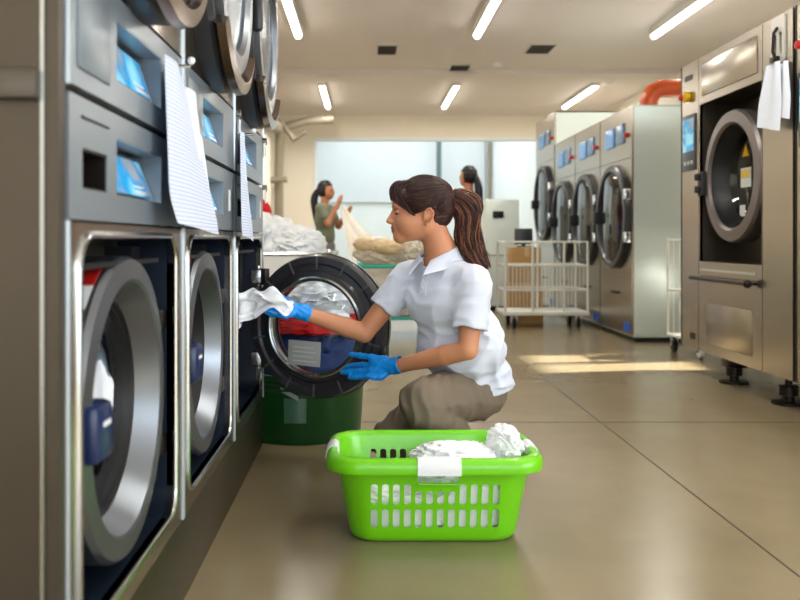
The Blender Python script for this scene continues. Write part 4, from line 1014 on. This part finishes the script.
# ---- hair: cap with combed grooves, then strands
bandp=hp(-.098,0,.060)      # where the ponytail is tied
def pxh(x,y):
    """profile outline point to head-local (forward, up)"""
    t=math.radians(4); a=-(x-422.8)*HY/F/S_; b=-(y-211.5)*HY/F/S_
    return (a*math.cos(t)-b*math.sin(t), a*math.sin(t)+b*math.cos(t))
HPOLY=[pxh(*q) for q in ((360,199.5),(386,199.5),(392,202.5),(402,209),(413,217.5),(416.5,213.5),(419.5,209.5),(424,207.5),(430,208.5),(433.5,213),(432,221),(434,230),(440,239),(470,246),(480,150),(360,150))]
def polysd(u,w,poly):
    n=len(poly); d=np.full(u.shape,1e9,dtype=np.float32); ins=np.zeros(u.shape,dtype=bool)
    for i in range(n):
        ax,ay=poly[i]; bx_,by_=poly[(i+1)%n]; ex,ey=bx_-ax,by_-ay; t=np.clip(((u-ax)*ex+(w-ay)*ey)/(ex*ex+ey*ey),0,1)
        d=np.minimum(d,np.hypot(u-ax-ex*t,w-ay-ey*t))
        c=((ay>w)!=(by_>w)); xi=ax+(w-ay)*(ex)/(ey if abs(ey)>1e-9 else 1e-9); ins^=c&(u<xi)
    return np.where(ins,-d,d)
def hairf():
    base=sunion([he(-.012,0,.034,(.104,.084,.090)),he(.056,0,.056,(.050,.060,.038)),he(-.072,0,.026,(.045,.058,.058)),he(-.050,0,-.03,(.045,.052,.035))],.03)
    bp=np.array(bandp,dtype=np.float32); fx=HR[:,0].astype(np.float32); up=HR[:,2].astype(np.float32)
    h0=np.array(hc,dtype=np.float32)
    def f(p):
        d=base(p); q=(p-h0)/S_; u=q@fx; w=q@up; v=-q[...,1]
        cut=polysd(u,w,HPOLY)
        a=np.arctan2(p[...,1]-bp[1],(p[...,2]-bp[2])+.02)
        d=d+.0012*np.sin(a*46+3*np.sin(u*40))
        return smax(d,cut,.004)
    return f
hair=sdf_obj('hair',hairf(),tuple(hc-Vector((.17,.13,.13))),tuple(hc+Vector((.17,.13,.16))),.0032,M_hair,parent=root)
rnd=random.Random(5)
def surf(u,v,w,off=.0):   # push a head-local point on to the hair surface (approx ellipsoid)
    c=(-.012,0,.036); r=(.109+off,.088+off,.096+off); d=Vector((u-c[0],v-c[1],w-c[2])); k=math.sqrt((d.x/r[0])**2+(d.y/r[1])**2+(d.z/r[2])**2)
    return (c[0]+d.x/k,c[1]+d.y/k,c[2]+d.z/k)
g=MB(); g2=MB(); 
def strand(mb,pts,r): mb.tube(pts,[r*(.6+.4*math.sin(PI*min(1,i/(len(pts)-1)+.15))) for i in range(len(pts))],4,caps=False)
for i in range(760):
    s=1 if i%4 else -1; t=rnd.random()
    if t<.36:   # from the parting/forehead edge
        k=rnd.random(); st=(.105-.075*k,(.02+.06*k)*s*(.3+.7*rnd.random()) ,.068-.066*k)
    elif t<.62: # top line
        k=rnd.random(); st=(.095-.12*k,.08*s*rnd.random(),.105+.01*k)
    else:       # behind ear and nape
        k=rnd.random(); st=(-.040-.028*k+rnd.uniform(-.02,0),(.074-.03*k*rnd.random())*s,.012-.078*k)
    en=(-.098,.012*s*rnd.random(),.060)
    pts=[]
    o=rnd.uniform(-.002,.003); bow=rnd.uniform(-.004,.012)
    for q in range(13):
        x=q/12; p=[st[a]+(en[a]-st[a])*x for a in range(3)]; p[2]+=bow*math.sin(PI*x); p[1]+=.02*s*math.sin(PI*x)
        p=surf(*p,off=o-.003*abs(2*x-1)**3); 
        if x>.85:
            y=(x-.85)/.15; p=tuple(p[a]*(1-y)+en[a]*y for a in range(3))
        pts.append(hp(*p))
    strand(g,pts,rnd.uniform(.0009,.0017))
# side-swept fringe in front of the face
for i in range(220):
    k=rnd.random(); s=1 if i%5 else -1
    st=(.040+rnd.uniform(-.03,.05),rnd.uniform(-.015,.04)*s,.115+rnd.uniform(-.010,.002)); en=(.112-.080*k+rnd.uniform(-.003,.003),(.030+.052*k**.7)*s,.050-.068*k+rnd.uniform(-.003,.003))
    mid=(.118-.03*k,(.025+.042*k)*s,.094-.03*k); pts=[]
    for q in range(12):
        x=q/11; p=[st[a]*(1-x)**2+2*mid[a]*x*(1-x)*1.0+en[a]*x*x for a in range(3)]
        p[0]+=.006*math.sin(PI*x); pts.append(hp(*p))
    strand(g,pts,rnd.uniform(.0011,.0019))
for i in range(0):
    x0=rnd.uniform(0,.006); strand(g,[hp(.1+.010*q/6+x0,.028,.088-.006*q-.0012*q*q*.4) for q in range(7)],.0007)
g.build('hair_strand',M_hair,hair,fixn=False,smooth=180)['kind']='stuff'
# ponytail
pt=[bandp,hp(-.135,.0,.062),hp(-.168,0,.030),P(481,226,HY),P(477,243,HY-.01),P(480,258,HY-.02),P(487,268,HY-.03)]
def cr(P_,t):
    n=len(P_)-1; x=t*n; i=min(int(x),n-1); f=x-i; p0=P_[max(i-1,0)];p1=P_[i];p2=P_[i+1];p3=P_[min(i+2,n)]
    return .5*((2*p1)+(p2-p0)*f+(2*p0-5*p1+4*p2-p3)*f*f+(3*p1-p0-3*p2+p3)*f**3)
pt=[bandp,P(462,200,HY),P(469,212,HY),P(467,228,HY),P(470,243,HY-.02),P(477,257,HY-.03),P(485,270,HY-.04)]
core=MB(); nn=18; core.tube([cr(pt,i/nn) for i in range(nn+1)],[.011+.032*math.sin(PI*min(1,(i/nn)**.7*.93))**.8*(1-.30*i/nn) for i in range(nn+1)],14); pc=core.build('ponytail',M_hair,root,smooth=180)
for i in range(760):
    a=rnd.uniform(0,2*PI); R_=rnd.uniform(.6,1.2); ph=rnd.uniform(0,6.28); wv=rnd.uniform(.002,.010); te=rnd.uniform(.72,1.0); pts=[]; dr_=rnd.uniform(-.3,.3)
    for q in range(17):
        t=q/16*te; c=cr(pt,t); rr=(.013+.042*math.sin(PI*min(1,t**.7*.93))**.8*(1-.35*t))*R_
        aa=a+dr_*t; d=Vector((math.cos(aa),math.sin(aa)*.9,math.sin(aa*1.0+1.2)*.75)); n_=d.normalized()
        w_=Vector((math.sin(ph+t*16),math.cos(ph*2+t*13),math.sin(ph*3+t*15)))*wv*t
        pts.append(c+n_*rr+w_)
    strand(g2 if (math.cos(a)>-.1 and i%5<3) else core if False else (g2 if i%4==0 else g),pts,rnd.uniform(.0008,.0016)) if False else strand(g2,pts,rnd.uniform(.0011,.0024))
    g2.m[-(16*4):]=[1 if (i%3==0 or (a<2.2 and i%2==0)) else 0]*(16*4)
g2.build('hair_strand',[M_hair,M_hairl],pc,fixn=False,smooth=180)['kind']='stuff'
MB().lathe([(.015,-.009),(.024,-.006),(.025,.005),(.016,.009)],bandp+Vector((.006,0,0)),(1,0,-.2),20,closedprof=True).build('hair_band',mat('hair_tie',(196,182,160),.6),root)
# ---- polo shirt
def unit(v): return v.normalized()
dL=unit(elL-shL); dR=unit(elR-shR)
slL=shL+dL*.150; slR=shR+dR*.135
def shirt():
    ax=(unit(Vector((.35,-.0,1))))
    core_=sunion([ell(chest,(.172,.112,.145),TRm),ell(chest+fd*.035+Vector((0,0,-.01)),(.135,.085,.085),TRm),ell(belly+Vector((.008,0,0)),(.176,.125,.16),TRm),ell(pelv+Vector((.026,0,.0)),(.150,.130,.150),TRm),
       cone(neckb+Vector((.006,0,-.02)),chest,.060,.10),cone(neckb+Vector((.01,0,-.035)),shL+Vector((0,0,.0)),.046,.050),cone(neckb+Vector((0,0,-.035)),shR,.046,.052)],.03)
    eL=half(slL,dL); eR=half(slR,dR)
    cL=cone(shL-dL*.02,slL+dL*.05,.056,.062); cR=cone(shR-dR*.02,slR+dR*.05,.056,.060)
    iL=cone(shL+dL*.05,slL+dL*.10,.040,.056); iR=cone(shR+dR*.05,slR+dR*.10,.040,.054)
    nk=cone(neckb+Vector((0,0,-.03))+fd*.01,neckb+Vector((-.02,0,.09))+fd*.02,.052,.060)
    vv=cone(neckb+fd*.055+Vector((0,0,.03)),neckb+fd*.088+Vector((0,0,-.040)),.034,.004)
    he_=half((pelv.x,pelv.y,.312),(0.22,0,-1))       # hem
    hfront=half(P(452,372,3.1),(-.55,-.35,-.75))
    inner=sunion([ell(pelv+Vector((.02,0,-.05)),(.160,.123,.12),TRm)],.02)
    seam=[ (slL-dL*.018,dL),(slR-dR*.018,dR)]
    def f(p):
        a=core_(p)
        b=smax(cL(p),eL(p),.003); c=smax(cR(p),eR(p),.003)
        for (q,n_),which in zip(seam,(0,1)):
            t=(p-np.array(q,dtype=np.float32))@np.array(n_,dtype=np.float32); gr=.0012*np.exp(-(t/.0022)**2)
            if which==0: b=b+gr
            else: c=c+gr
        d=a; k=.035
        for e in (b,c):
            h=np.maximum(k-np.abs(d-e),0)/k; d=np.minimum(d,e)-h*h*k*.25
        # folds: diagonal drapes from the armpits, gathers at the waist
        q=p+.012*np.stack([np.sin(p[...,2]*31),np.sin(p[...,0]*27),np.sin(p[...,1]*29)],-1)
        s1=sines(q*np.array([1.0,1.0,.45],dtype=np.float32),52,3,5); s2=sines(q*np.array([.55,.6,1.3],dtype=np.float32),70,8,4)
        low=np.clip((.72-p[...,2])/.3,0,1)
        d=d-.0062*(1-np.abs(s1)*1.3)*(.5+.8*low*(p[...,2]>.36))-.0040*(1-np.abs(s2)*1.2)*(.4+low*(p[...,2]>.36))
        d=smax(d,-iL(p),.002); d=smax(d,-iR(p),.002); d=smax(d,-nk(p),.003); d=smax(d,-vv(p),.003)
        d=smax(d,he_(p),.004); d=smax(d,hfront(p),.006)
        return d
    return f
sh=sdf_obj('polo_shirt',shirt(),(-.05,2.88,.2),(.62,3.52,.90),.0045,M_shirt,parent=root)
# placket and buttons
def front(z,side=0,o=0):
    """a point on the shirt front at height z, found by marching to the surface"""
    return None
_sf=shirt()
def tosurf(p,d,off=.001):
    p=Vector(p); d=Vector(d).normalized(); ts=np.linspace(0,.3,301); q=np.array([list(p-d*t) for t in ts],dtype=np.float32); v=_sf(q)
    i=np.argmax(v<0); return p-d*ts[i]+d*off
def surfz(x,y):
    zs_=np.linspace(neckb.z+.10,neckb.z-.2,301); q=np.stack([np.full(301,x),np.full(301,y),zs_],-1).astype(np.float32); v=_sf(q); i=int(np.argmax(v<0))
    return zs_[i] if v.min()<0 else -9
def collar(side):
    g=MB(); nb=neckb+Vector((-.002,0,0))
    def fn(u,v):
        a=side*(PI-u*(PI-.30)); dirv=fd*math.cos(a)+sd_*math.sin(a)
        top=.058-.072*u**1.4; r0=.062+.002*u
        p=nb+dirv*r0+Vector((.014,0,0))*(1-u)
        if v<.3:
            k=v/.3; return p+Vector((0,0,top-.016+.016*math.sin(k*PI/2)))+dirv*(.003*k)
        k=(v-.3)/.7; w=.040+.012*max(0,u-.7)/.3
        q=p+dirv*(.004+w*.80*k)+fd*(.022*max(0,(u-.8)/.2)*k); z=top-.052*k**1.2+p.z
        sz=surfz(q.x,q.y); q.z=max(z,sz+.004+.004*(1-abs(2*k-1)))
        return q
    g.grid(fn,28,12,.003); return g
collar(1).build('collar',M_shirt,root,smooth=60); collar(-1).build('collar',M_shirt,root,smooth=60)
g=MB(); pl=[]
for i in range(9):
    z=neckb.z-.045-.012*i; c=tosurf(Vector((neckb.x,neckb.y,z))+fd*.25+Vector((.004*i*.3,0,0)),fd,.0015); pl.append(c)
def pf(u,v):
    x=v*8; i=min(int(x),7); c=pl[i]*(1-(x-i))+pl[i+1]*(x-i); return c+sd_*(.013*(u*2-1))+fd*.0006
g.grid(pf,5,16,.002); pk=g.build('placket',M_shirt,root)
for i in (3,6): MB().lathe([(0,.002),(.0045,.002),(.005,0)],pl[i]+fd*.002,fd,12).build('button',M_white,pk)
# ---- trousers
def trousers():
    m1=hipL*.5+knL*.5
    fs=sunion([ell(pelv+Vector((.01,0,-.02)),(.142,.120,.10),TRm),cone(hipL+Vector((.0,0,0)),knL,.102,.086)],.03)
    shank=cone(knL+Vector((.01,-.01,-.03)),anL,.074,.050)
    rt=sunion([cone(hipR,knR,.095,.074),cone(knR,anR,.068,.048)],.02)
    eL=half(anL-(anL-knL).normalized()*.02,(anL-knL)); eR=half(anR-(anR-knR).normalized()*.0,(anR-knR))
    kn=np.array(knL,dtype=np.float32)
    def f(p):
        d=fs(p); e=smax(shank(p),eL(p),.004); k=.004; h=np.maximum(k-np.abs(d-e),0)/k; d=np.minimum(d,e)-h*h*k*.25
        e=smax(rt(p),eR(p),.004); k=.015; h=np.maximum(k-np.abs(d-e),0)/k; d=np.minimum(d,e)-h*h*k*.25
        q=p+.01*np.stack([np.sin(p[...,2]*37),np.sin(p[...,0]*33),np.sin(p[...,1]*35)],-1)
        s1=sines(q*np.array([1.3,.5,.6],dtype=np.float32),75,13,5); s2=sines(q,55,15,4)
        return d-.0042*(1-np.abs(s1)*1.3)-.0030*(1-np.abs(s2)*1.2)
    return f
sdf_obj('trousers',trousers(),(-.06,2.85,.01),(.62,3.56,.52),.005,M_trous,parent=root)
# shoes
def shoe(an,toe):
    t=(toe-an); t.z=0; t.normalize()
    f=sunion([cone(Vector((an.x,an.y,.05))-t*.03,Vector((an.x,an.y,.045))+t*.10,.040,.038),cone(Vector((an.x,an.y,.04))+t*.08,Vector((an.x,an.y,.032))+t*.165,.038,.028),cone(Vector((an.x,an.y,.06)),an+Vector((0,0,.02)),.04,.042)],.02)
    def g(p): return smax(f(p),-(p[...,2]-.002),.004)
    return g
tL=Vector((-.55,-.75,0)); tR=Vector((.8,.3,0))
sdf_obj('shoe',shoe(anL,anL+tL),tuple(anL-Vector((.25,.25,.1))),tuple(anL+Vector((.15,.15,.12))),.005,M_shoe,parent=root)
sdf_obj('shoe',shoe(anR,anR+tR),tuple(anR-Vector((.12,.15,.08))),tuple(anR+Vector((.28,.2,.12))),.005,M_shoe,parent=root)
# ---- gloves
def glove(wr,fore,chains,palm,cuffdir,name='glove',seed=3,lo=None,hi=None):
    fs=sunion([cone(a,b,ra,rb) for a,b,ra,rb in palm],.016)
    fing=[]
    for ch,r0,r1 in chains:
        for i in range(len(ch)-1):
            ra=r0+(r1-r0)*i/(len(ch)-1); rb=r0+(r1-r0)*(i+1)/(len(ch)-1); fing.append(cone(ch[i],ch[i+1],ra,rb))
    ff=fing
    cuff=cone(wr+cuffdir*.002,wr+cuffdir*.042,.0285,.034); cin=cone(wr+cuffdir*.02,wr+cuffdir*.07,.027,.033); ch_=half(wr+cuffdir*.032,cuffdir)
    def f(p):
        d=fs(p); c=smax(cuff(p),ch_(p),.002); k=.012; h=np.maximum(k-np.abs(d-c),0)/k; d=np.minimum(d,c)-h*h*k*.25
        for g in ff:
            e=g(p); k=.005; h=np.maximum(k-np.abs(d-e),0)/k; d=np.minimum(d,e)-h*h*k*.25
        d=d-.0011*(1-np.abs(sines(p,190,seed,5))*1.3)
        return smax(d,-cin(p),.0015)
    pts=[c for ch,_,_ in chains for c in ch]+[wr,wr+cuffdir*.05]
    lo=[min(p[a] for p in pts)-.05 for a in range(3)]; hi=[max(p[a] for p in pts)+.05 for a in range(3)]
    return sdf_obj(name,f,lo,hi,.0022,M_glove,parent=root)
# near (her left) hand: open, resting on the door rim; fingers towards the lower left
def q_(x,y,Y): return P(x,y,Y)
wl=q_(394,366,3.165); fL=(wrL-elL).normalized()
palmL=[(wl,q_(376,363,3.21),.024,.021),(wl,q_(373,372,3.20),.024,.021),(q_(384,361,3.19),q_(372,360,3.215),.020,.0125),(q_(380,371,3.19),q_(366,373,3.215),.018,.013)]
chL=[([q_(384,360,3.19),q_(371,357,3.215),q_(360,355.5,3.24),q_(351,354.5,3.265)],.0125,.0095),   # index straight
     ([q_(374,366,3.205),q_(362,365,3.25),q_(352,366,3.29),q_(346,368,3.31)],.012,.0095),         # middle
     ([q_(374,370,3.195),q_(361,371,3.225),q_(350,372,3.25),q_(342.5,372.5,3.27)],.0122,.0095),     # ring
     ([q_(375,375,3.19),q_(365,376.5,3.21),q_(357,377,3.225),q_(350,377,3.24)],.0115,.009),       # little
     ([q_(389,371,3.17),q_(381,377,3.165),q_(374,377.5,3.17),q_(368,376,3.18)],.0135,.0098)]       # thumb
glove(wl,fL,chL,palmL,-fL,seed=3)
# far (her right) hand gripping the cloth
wr_=q_(301,311.5,3.20); fR=(wrR-elR).normalized()
palmR=[(wr_,q_(287,306,3.18),.024,.022),(wr_,q_(287,311,3.18),.023,.020),(q_(287,304,3.19),q_(280,300,3.20),.018,.013)]
chR=[([q_(289,303,3.20),q_(281,297,3.205),q_(273,296.5,3.185),q_(268,299,3.16)],.0115,.008),
     ([q_(287,306,3.19),q_(278,302,3.20),q_(270,302,3.18),q_(266,305,3.155)],.011,.008),
     ([q_(287,310,3.17),q_(278,309,3.155),q_(270,309,3.135),q_(265,306,3.13)],.0108,.0078),
     ([q_(288,314,3.165),q_(280,315.5,3.145),q_(272,315,3.13),q_(266,312,3.12)],.010,.0075),
     ([q_(294,313,3.16),q_(285,316,3.13),q_(276,313.5,3.11),q_(270,311,3.105)],.0125,.0088)]
glove(wr_,fR,chR,palmR,-fR,seed=5)
# ---- white cloth she pulls from the drum
pa=[q_(292,303,3.12),q_(284,300.5,3.10),q_(272,294.5,3.10),q_(262,293,3.11),q_(250,296,3.12),q_(238,300,3.10),Vector((-.50,3.16,.665)),Vector((-.58,3.26,.60)),Vector((-.72,3.34,.50))]
def clf(u,v):
    c=cr(pa,u); w=.028+.05*min(1,u*2.2); 
    if u>.35: w+=.05*(u-.35)
    fold=math.sin(v*PI*3.1+u*5)*.010+.006*math.sin(v*PI*7+u*11)
    z=-(v-.22)*w*1.25; y=(v-.5)*w*.35*math.sin(u*6)+fold
    if u<.45: z+=-.010*math.sin(v*PI*2+u*20)
    return c+Vector((fold*.5,y-.012*(1-u),z+.004*math.sin(u*30+v*9)))
tag(MB().grid(clf,46,22,.003).build('white_cloth',M_cloth,smooth=80),'white cloth held in the blue glove, pulled out of the open washer','cloth')
def clf2(u,v):
    a=Vector((-.455+.03*math.sin(v*6),3.10+.10*u,.70-.02*u)); dz=-.13*v*(1-.25*u); return a+Vector((.035*(1-u)*math.sin(v*3+.4)+.006*math.sin(u*15+v*4),.006*math.sin(v*14),dz+.004*math.sin(u*20)))
tag(MB().grid(clf2,16,18,.003).build('white_cloth',M_cloth,smooth=80),'hanging end of white cloth at the edge of the open washer','cloth')
# ================================================================ BACKGROUND PEOPLE
def bgperson(label,base,h,face,arms,top,legs,pony,skirt=False,sc=1):
    """standing figure; face = unit facing vector, arms = [(elbow,wrist) offsets in (forward,side,up) metres from the shoulder]"""
    b=Vector(base); f=Vector(face).normalized(); s=Vector((0,0,1)).cross(f).normalized()
    r=thing('person',label,'person',base)
    L=lambda a,c,z: b+f*a+s*c+Vector((0,0,z*h))
    A=np.array([[f.x,f.y,0],[s.x,s.y,0],[0,0,1]]).T
    hd=L(.02,0,.93); sk=[ell(hd,(.085,.07,.105),A),ell(L(.06,0,.905),(.045,.045,.06),A),cone(L(.10,0,.925),L(.112,0,.915),.010,.012),cone(L(.0,0,.87),L(-.01,0,.80),.048,.052),
        ell(L(0,0,.72),(.09,.15,.16),A),ell(L(0,0,.56),(.09,.14,.12),A)]
    for sg in (1,-1): sk+=[cone(L(0,sg*.085,.52),L(.01,sg*.09,.28),.075,.05),cone(L(.01,sg*.09,.28),L(0,sg*.09,.05),.047,.035)]
    sh=[]; 
    for sg,(e,w) in zip((1,-1),arms):
        S0=L(0,sg*.165,.80); E=S0+f*e[0]+s*(sg*e[1])+Vector((0,0,e[2])); W=E+f*w[0]+s*(sg*w[1])+Vector((0,0,w[2])); sh.append((S0,E,W))
        dd=(W-E).normalized(); sk+=[cone(S0,E,.045,.036),cone(E,W,.036,.025),cone(W,W+dd*.07,.028,.024),cone(W+dd*.07,W+dd*.12,.014,.008)]
        for k in range(4): sk.append(cone(W+dd*.07+Vector((0,0,.012*(k-1.5))),W+dd*(.14-.01*abs(k-1))+Vector((0,0,.014*(k-1.5))),.009,.007))
        sk.append(cone(W+dd*.02,W+dd*.07+Vector((0,0,.045)),.012,.008))
    lo=tuple(b+Vector((-.75,-.75,-.02))); hi=tuple(b+Vector((.75,.75,h*1.25)))
    sdf_obj('body',sunion(sk,.02),lo,hi,.011,skinmat('tan_skin',(190,128,94)),parent=r)
    tp=[ell(L(0,0,.72),(.115,.18,.19),A),ell(L(0,0,.60),(.115,.155,.14),A),cone(L(0,.0,.80),L(0,.15,.79),.06,.055),cone(L(0,0,.80),L(0,-.15,.79),.06,.055)]
    for S0,E,W in sh: tp.append(cone(S0,S0+(E-S0)*.55,.062,.056))
    nc=cone(L(.02,0,.82),L(.02,0,.90),.058,.07); ft=sunion(tp,.03)
    sdf_obj('top',lambda p: smax(smax(ft(p),-nc(p),.004),-(p[...,2]-(b.z+.53*h)),.005)-.003*sines(p,40,4,5),lo,hi,.011,top,parent=r)
    if skirt: lg=[cone(L(0,0,.56),L(0,0,.20),.15,.21)]
    else: lg=[ell(L(0,0,.52),(.115,.155,.09),A)]+[cone(L(0,sg*.08,.50),L(.01,sg*.09,.28),.095,.07) for sg in (1,-1)]+[cone(L(.01,sg*.09,.28),L(0,sg*.09,.055),.07,.055) for sg in (1,-1)]
    fl=sunion(lg,.02); sdf_obj('skirt' if skirt else 'trousers',lambda p: fl(p)-.003*sines(p,45,6,5),lo,hi,.011,legs,parent=r)
    for sg in (1,-1): sdf_obj('shoe',sunion([cone(L(-.03,sg*.09,.03),L(.14,sg*.09,.025),.045,.036)],.01),tuple(L(0,sg*.09,0)-Vector((.3,.3,.01))),tuple(L(0,sg*.09,0)+Vector((.3,.3,.15))),.009,M_shoe,parent=r)
    M_h=mat('black_hair',(24,20,20),.4,var=.2,vscale=40)
    hr=[ell(hd+f*-.02+Vector((0,0,.02)),(.098,.085,.11),A)]; fh=sunion(hr,.02); hh=np.array(hd,dtype=np.float32); ff_=np.array(f,dtype=np.float32)
    def hf(p):
        q=p-hh; u=q@ff_; w=q[...,2]; return smax(fh(p),np.minimum(u-.01,.055-w+(u*.0)),.01)+.002*np.sin(q[...,2]*150)
    hb=sdf_obj('hair',hf,tuple(hd-Vector((.16,.16,.16))),tuple(hd+Vector((.16,.16,.18))),.007,M_h,parent=r)
    g=MB(); pts=[L(*q) for q in pony]; g.tube([cr(pts,i/14) for i in range(15)],[.02+.024*math.sin(PI*(i/14)**.8) for i in range(15)],10); pn=g.build('ponytail',M_h,r,smooth=180)
    for sg in (1,-1): MB().sphere(hd+f*.072+s*sg*.03+Vector((0,0,.005)),.012,10,8).build('eye',mat('eye_dark',(60,45,40),.3),r)
    return r,sh,L
M_olive=mat('olive_tshirt',(122,128,106),.85); M_greyt=mat('grey_trousers',(128,128,132),.85); M_redt=mat('red_top',(166,40,44),.8); M_purple=mat('purple_skirt',(118,98,176),.8)
b1=P(325,240,10.0); b1.z=0
bgperson('person in an olive t-shirt and grey trousers, long dark ponytail, arms raised holding pale netting',tuple(b1),1.58,(.9,-.25,0),[((.10,.04,-.20),(.10,-.04,.12)),((.10,.02,-.18),(.09,-.04,.20))],M_olive,M_greyt,[(-.07,0,.95),(-.13,0,.88),(-.12,0,.78),(-.10,0,.68)])
b2=P(469,240,9.3); b2.z=0
bgperson('person in a red top and purple skirt seen from the side beyond the crouching woman',tuple(b2),1.70,(-.75,.62,0),[((.14,.02,-.20),(.18,.0,.02)),((.14,.02,-.20),(.18,.0,.02))],M_redt,M_purple,[(-.07,0,.95),(-.12,0,.86),(-.12,0,.74),(-.10,0,.62)],skirt=True)
# netting held by the first one
M_net=mat('pale_netting',(232,224,210),.8,alpha=.72)
h1=P(342,206,9.9); 
na_=[P(341,213,9.85),P(343,204,9.95)]
def nf(u,v):
    a=na_[0]*(1-u)+na_[1]*u; b_=P(352,262,9.2)*(1-u)+P(402,250,9.3)*u; c=a*(1-v)+b_*v
    sag=-.12*math.sin(PI*v)*(.4+.6*u); return c+Vector((0,.05*math.sin(u*14+v*4)*v,sag*(1-.3*v)+.02*math.sin(u*9)*v))
tag(MB().grid(nf,30,24,.003).build('pale_netting',M_net,smooth=80),'pale netting sheet spread between the raised hands and the trolley','netting')
# ================================================================ LIGHT
D=math.radians
area('daylight_right',(XR+.16,-.4,1.95),(0,D(90),0),2.1,4.0,215,(.86,.94,1))
area('daylight_shopfront',(1.2,YB-.15,1.6),(D(112),0,0),4.7,2.5,130,(.88,.95,1))
area('daylight_back_room',(1.2,20.5,4.25),(0,0,0),4.5,6,230,(.93,.98,1))
s=bpy.data.lights.new('sun','SUN'); s.energy=28; s.angle=D(2); s.color=(1,.95,.86); so=bpy.data.objects.new('sun',s); C.objects.link(so)
so.rotation_euler=Vector((-2.3,-.42,-1.55)).to_track_quat('-Z','Y').to_euler(); so.location=(6,8,4)
w=bpy.data.worlds.new('world'); bpy.context.scene.world=w; w.use_nodes=True; bg=w.node_tree.nodes['Background']; bg.inputs[0].default_value=(.72,.84,1,1); bg.inputs[1].default_value=1.2
cam=bpy.data.cameras.new('camera'); co=bpy.data.objects.new('camera',cam); C.objects.link(co); co.location=(0,0,H); co.rotation_euler=(D(90),0,0)
cam.sensor_width=36; cam.lens=F*36/800; cam.shift_x=34/800; cam.shift_y=-60/800; cam.clip_start=.05
cam.dof.use_dof=True; cam.dof.focus_distance=3.02; cam.dof.aperture_fstop=3.2
sc=bpy.context.scene; sc.camera=co
sc.view_settings.view_transform='Standard'; sc.view_settings.look='None'; sc.view_settings.exposure=0; sc.view_settings.gamma=1; sc.view_settings.use_curve_mapping=False
sc.cycles.max_bounces=8; sc.cycles.transparent_max_bounces=12; sc.cycles.use_denoising=True
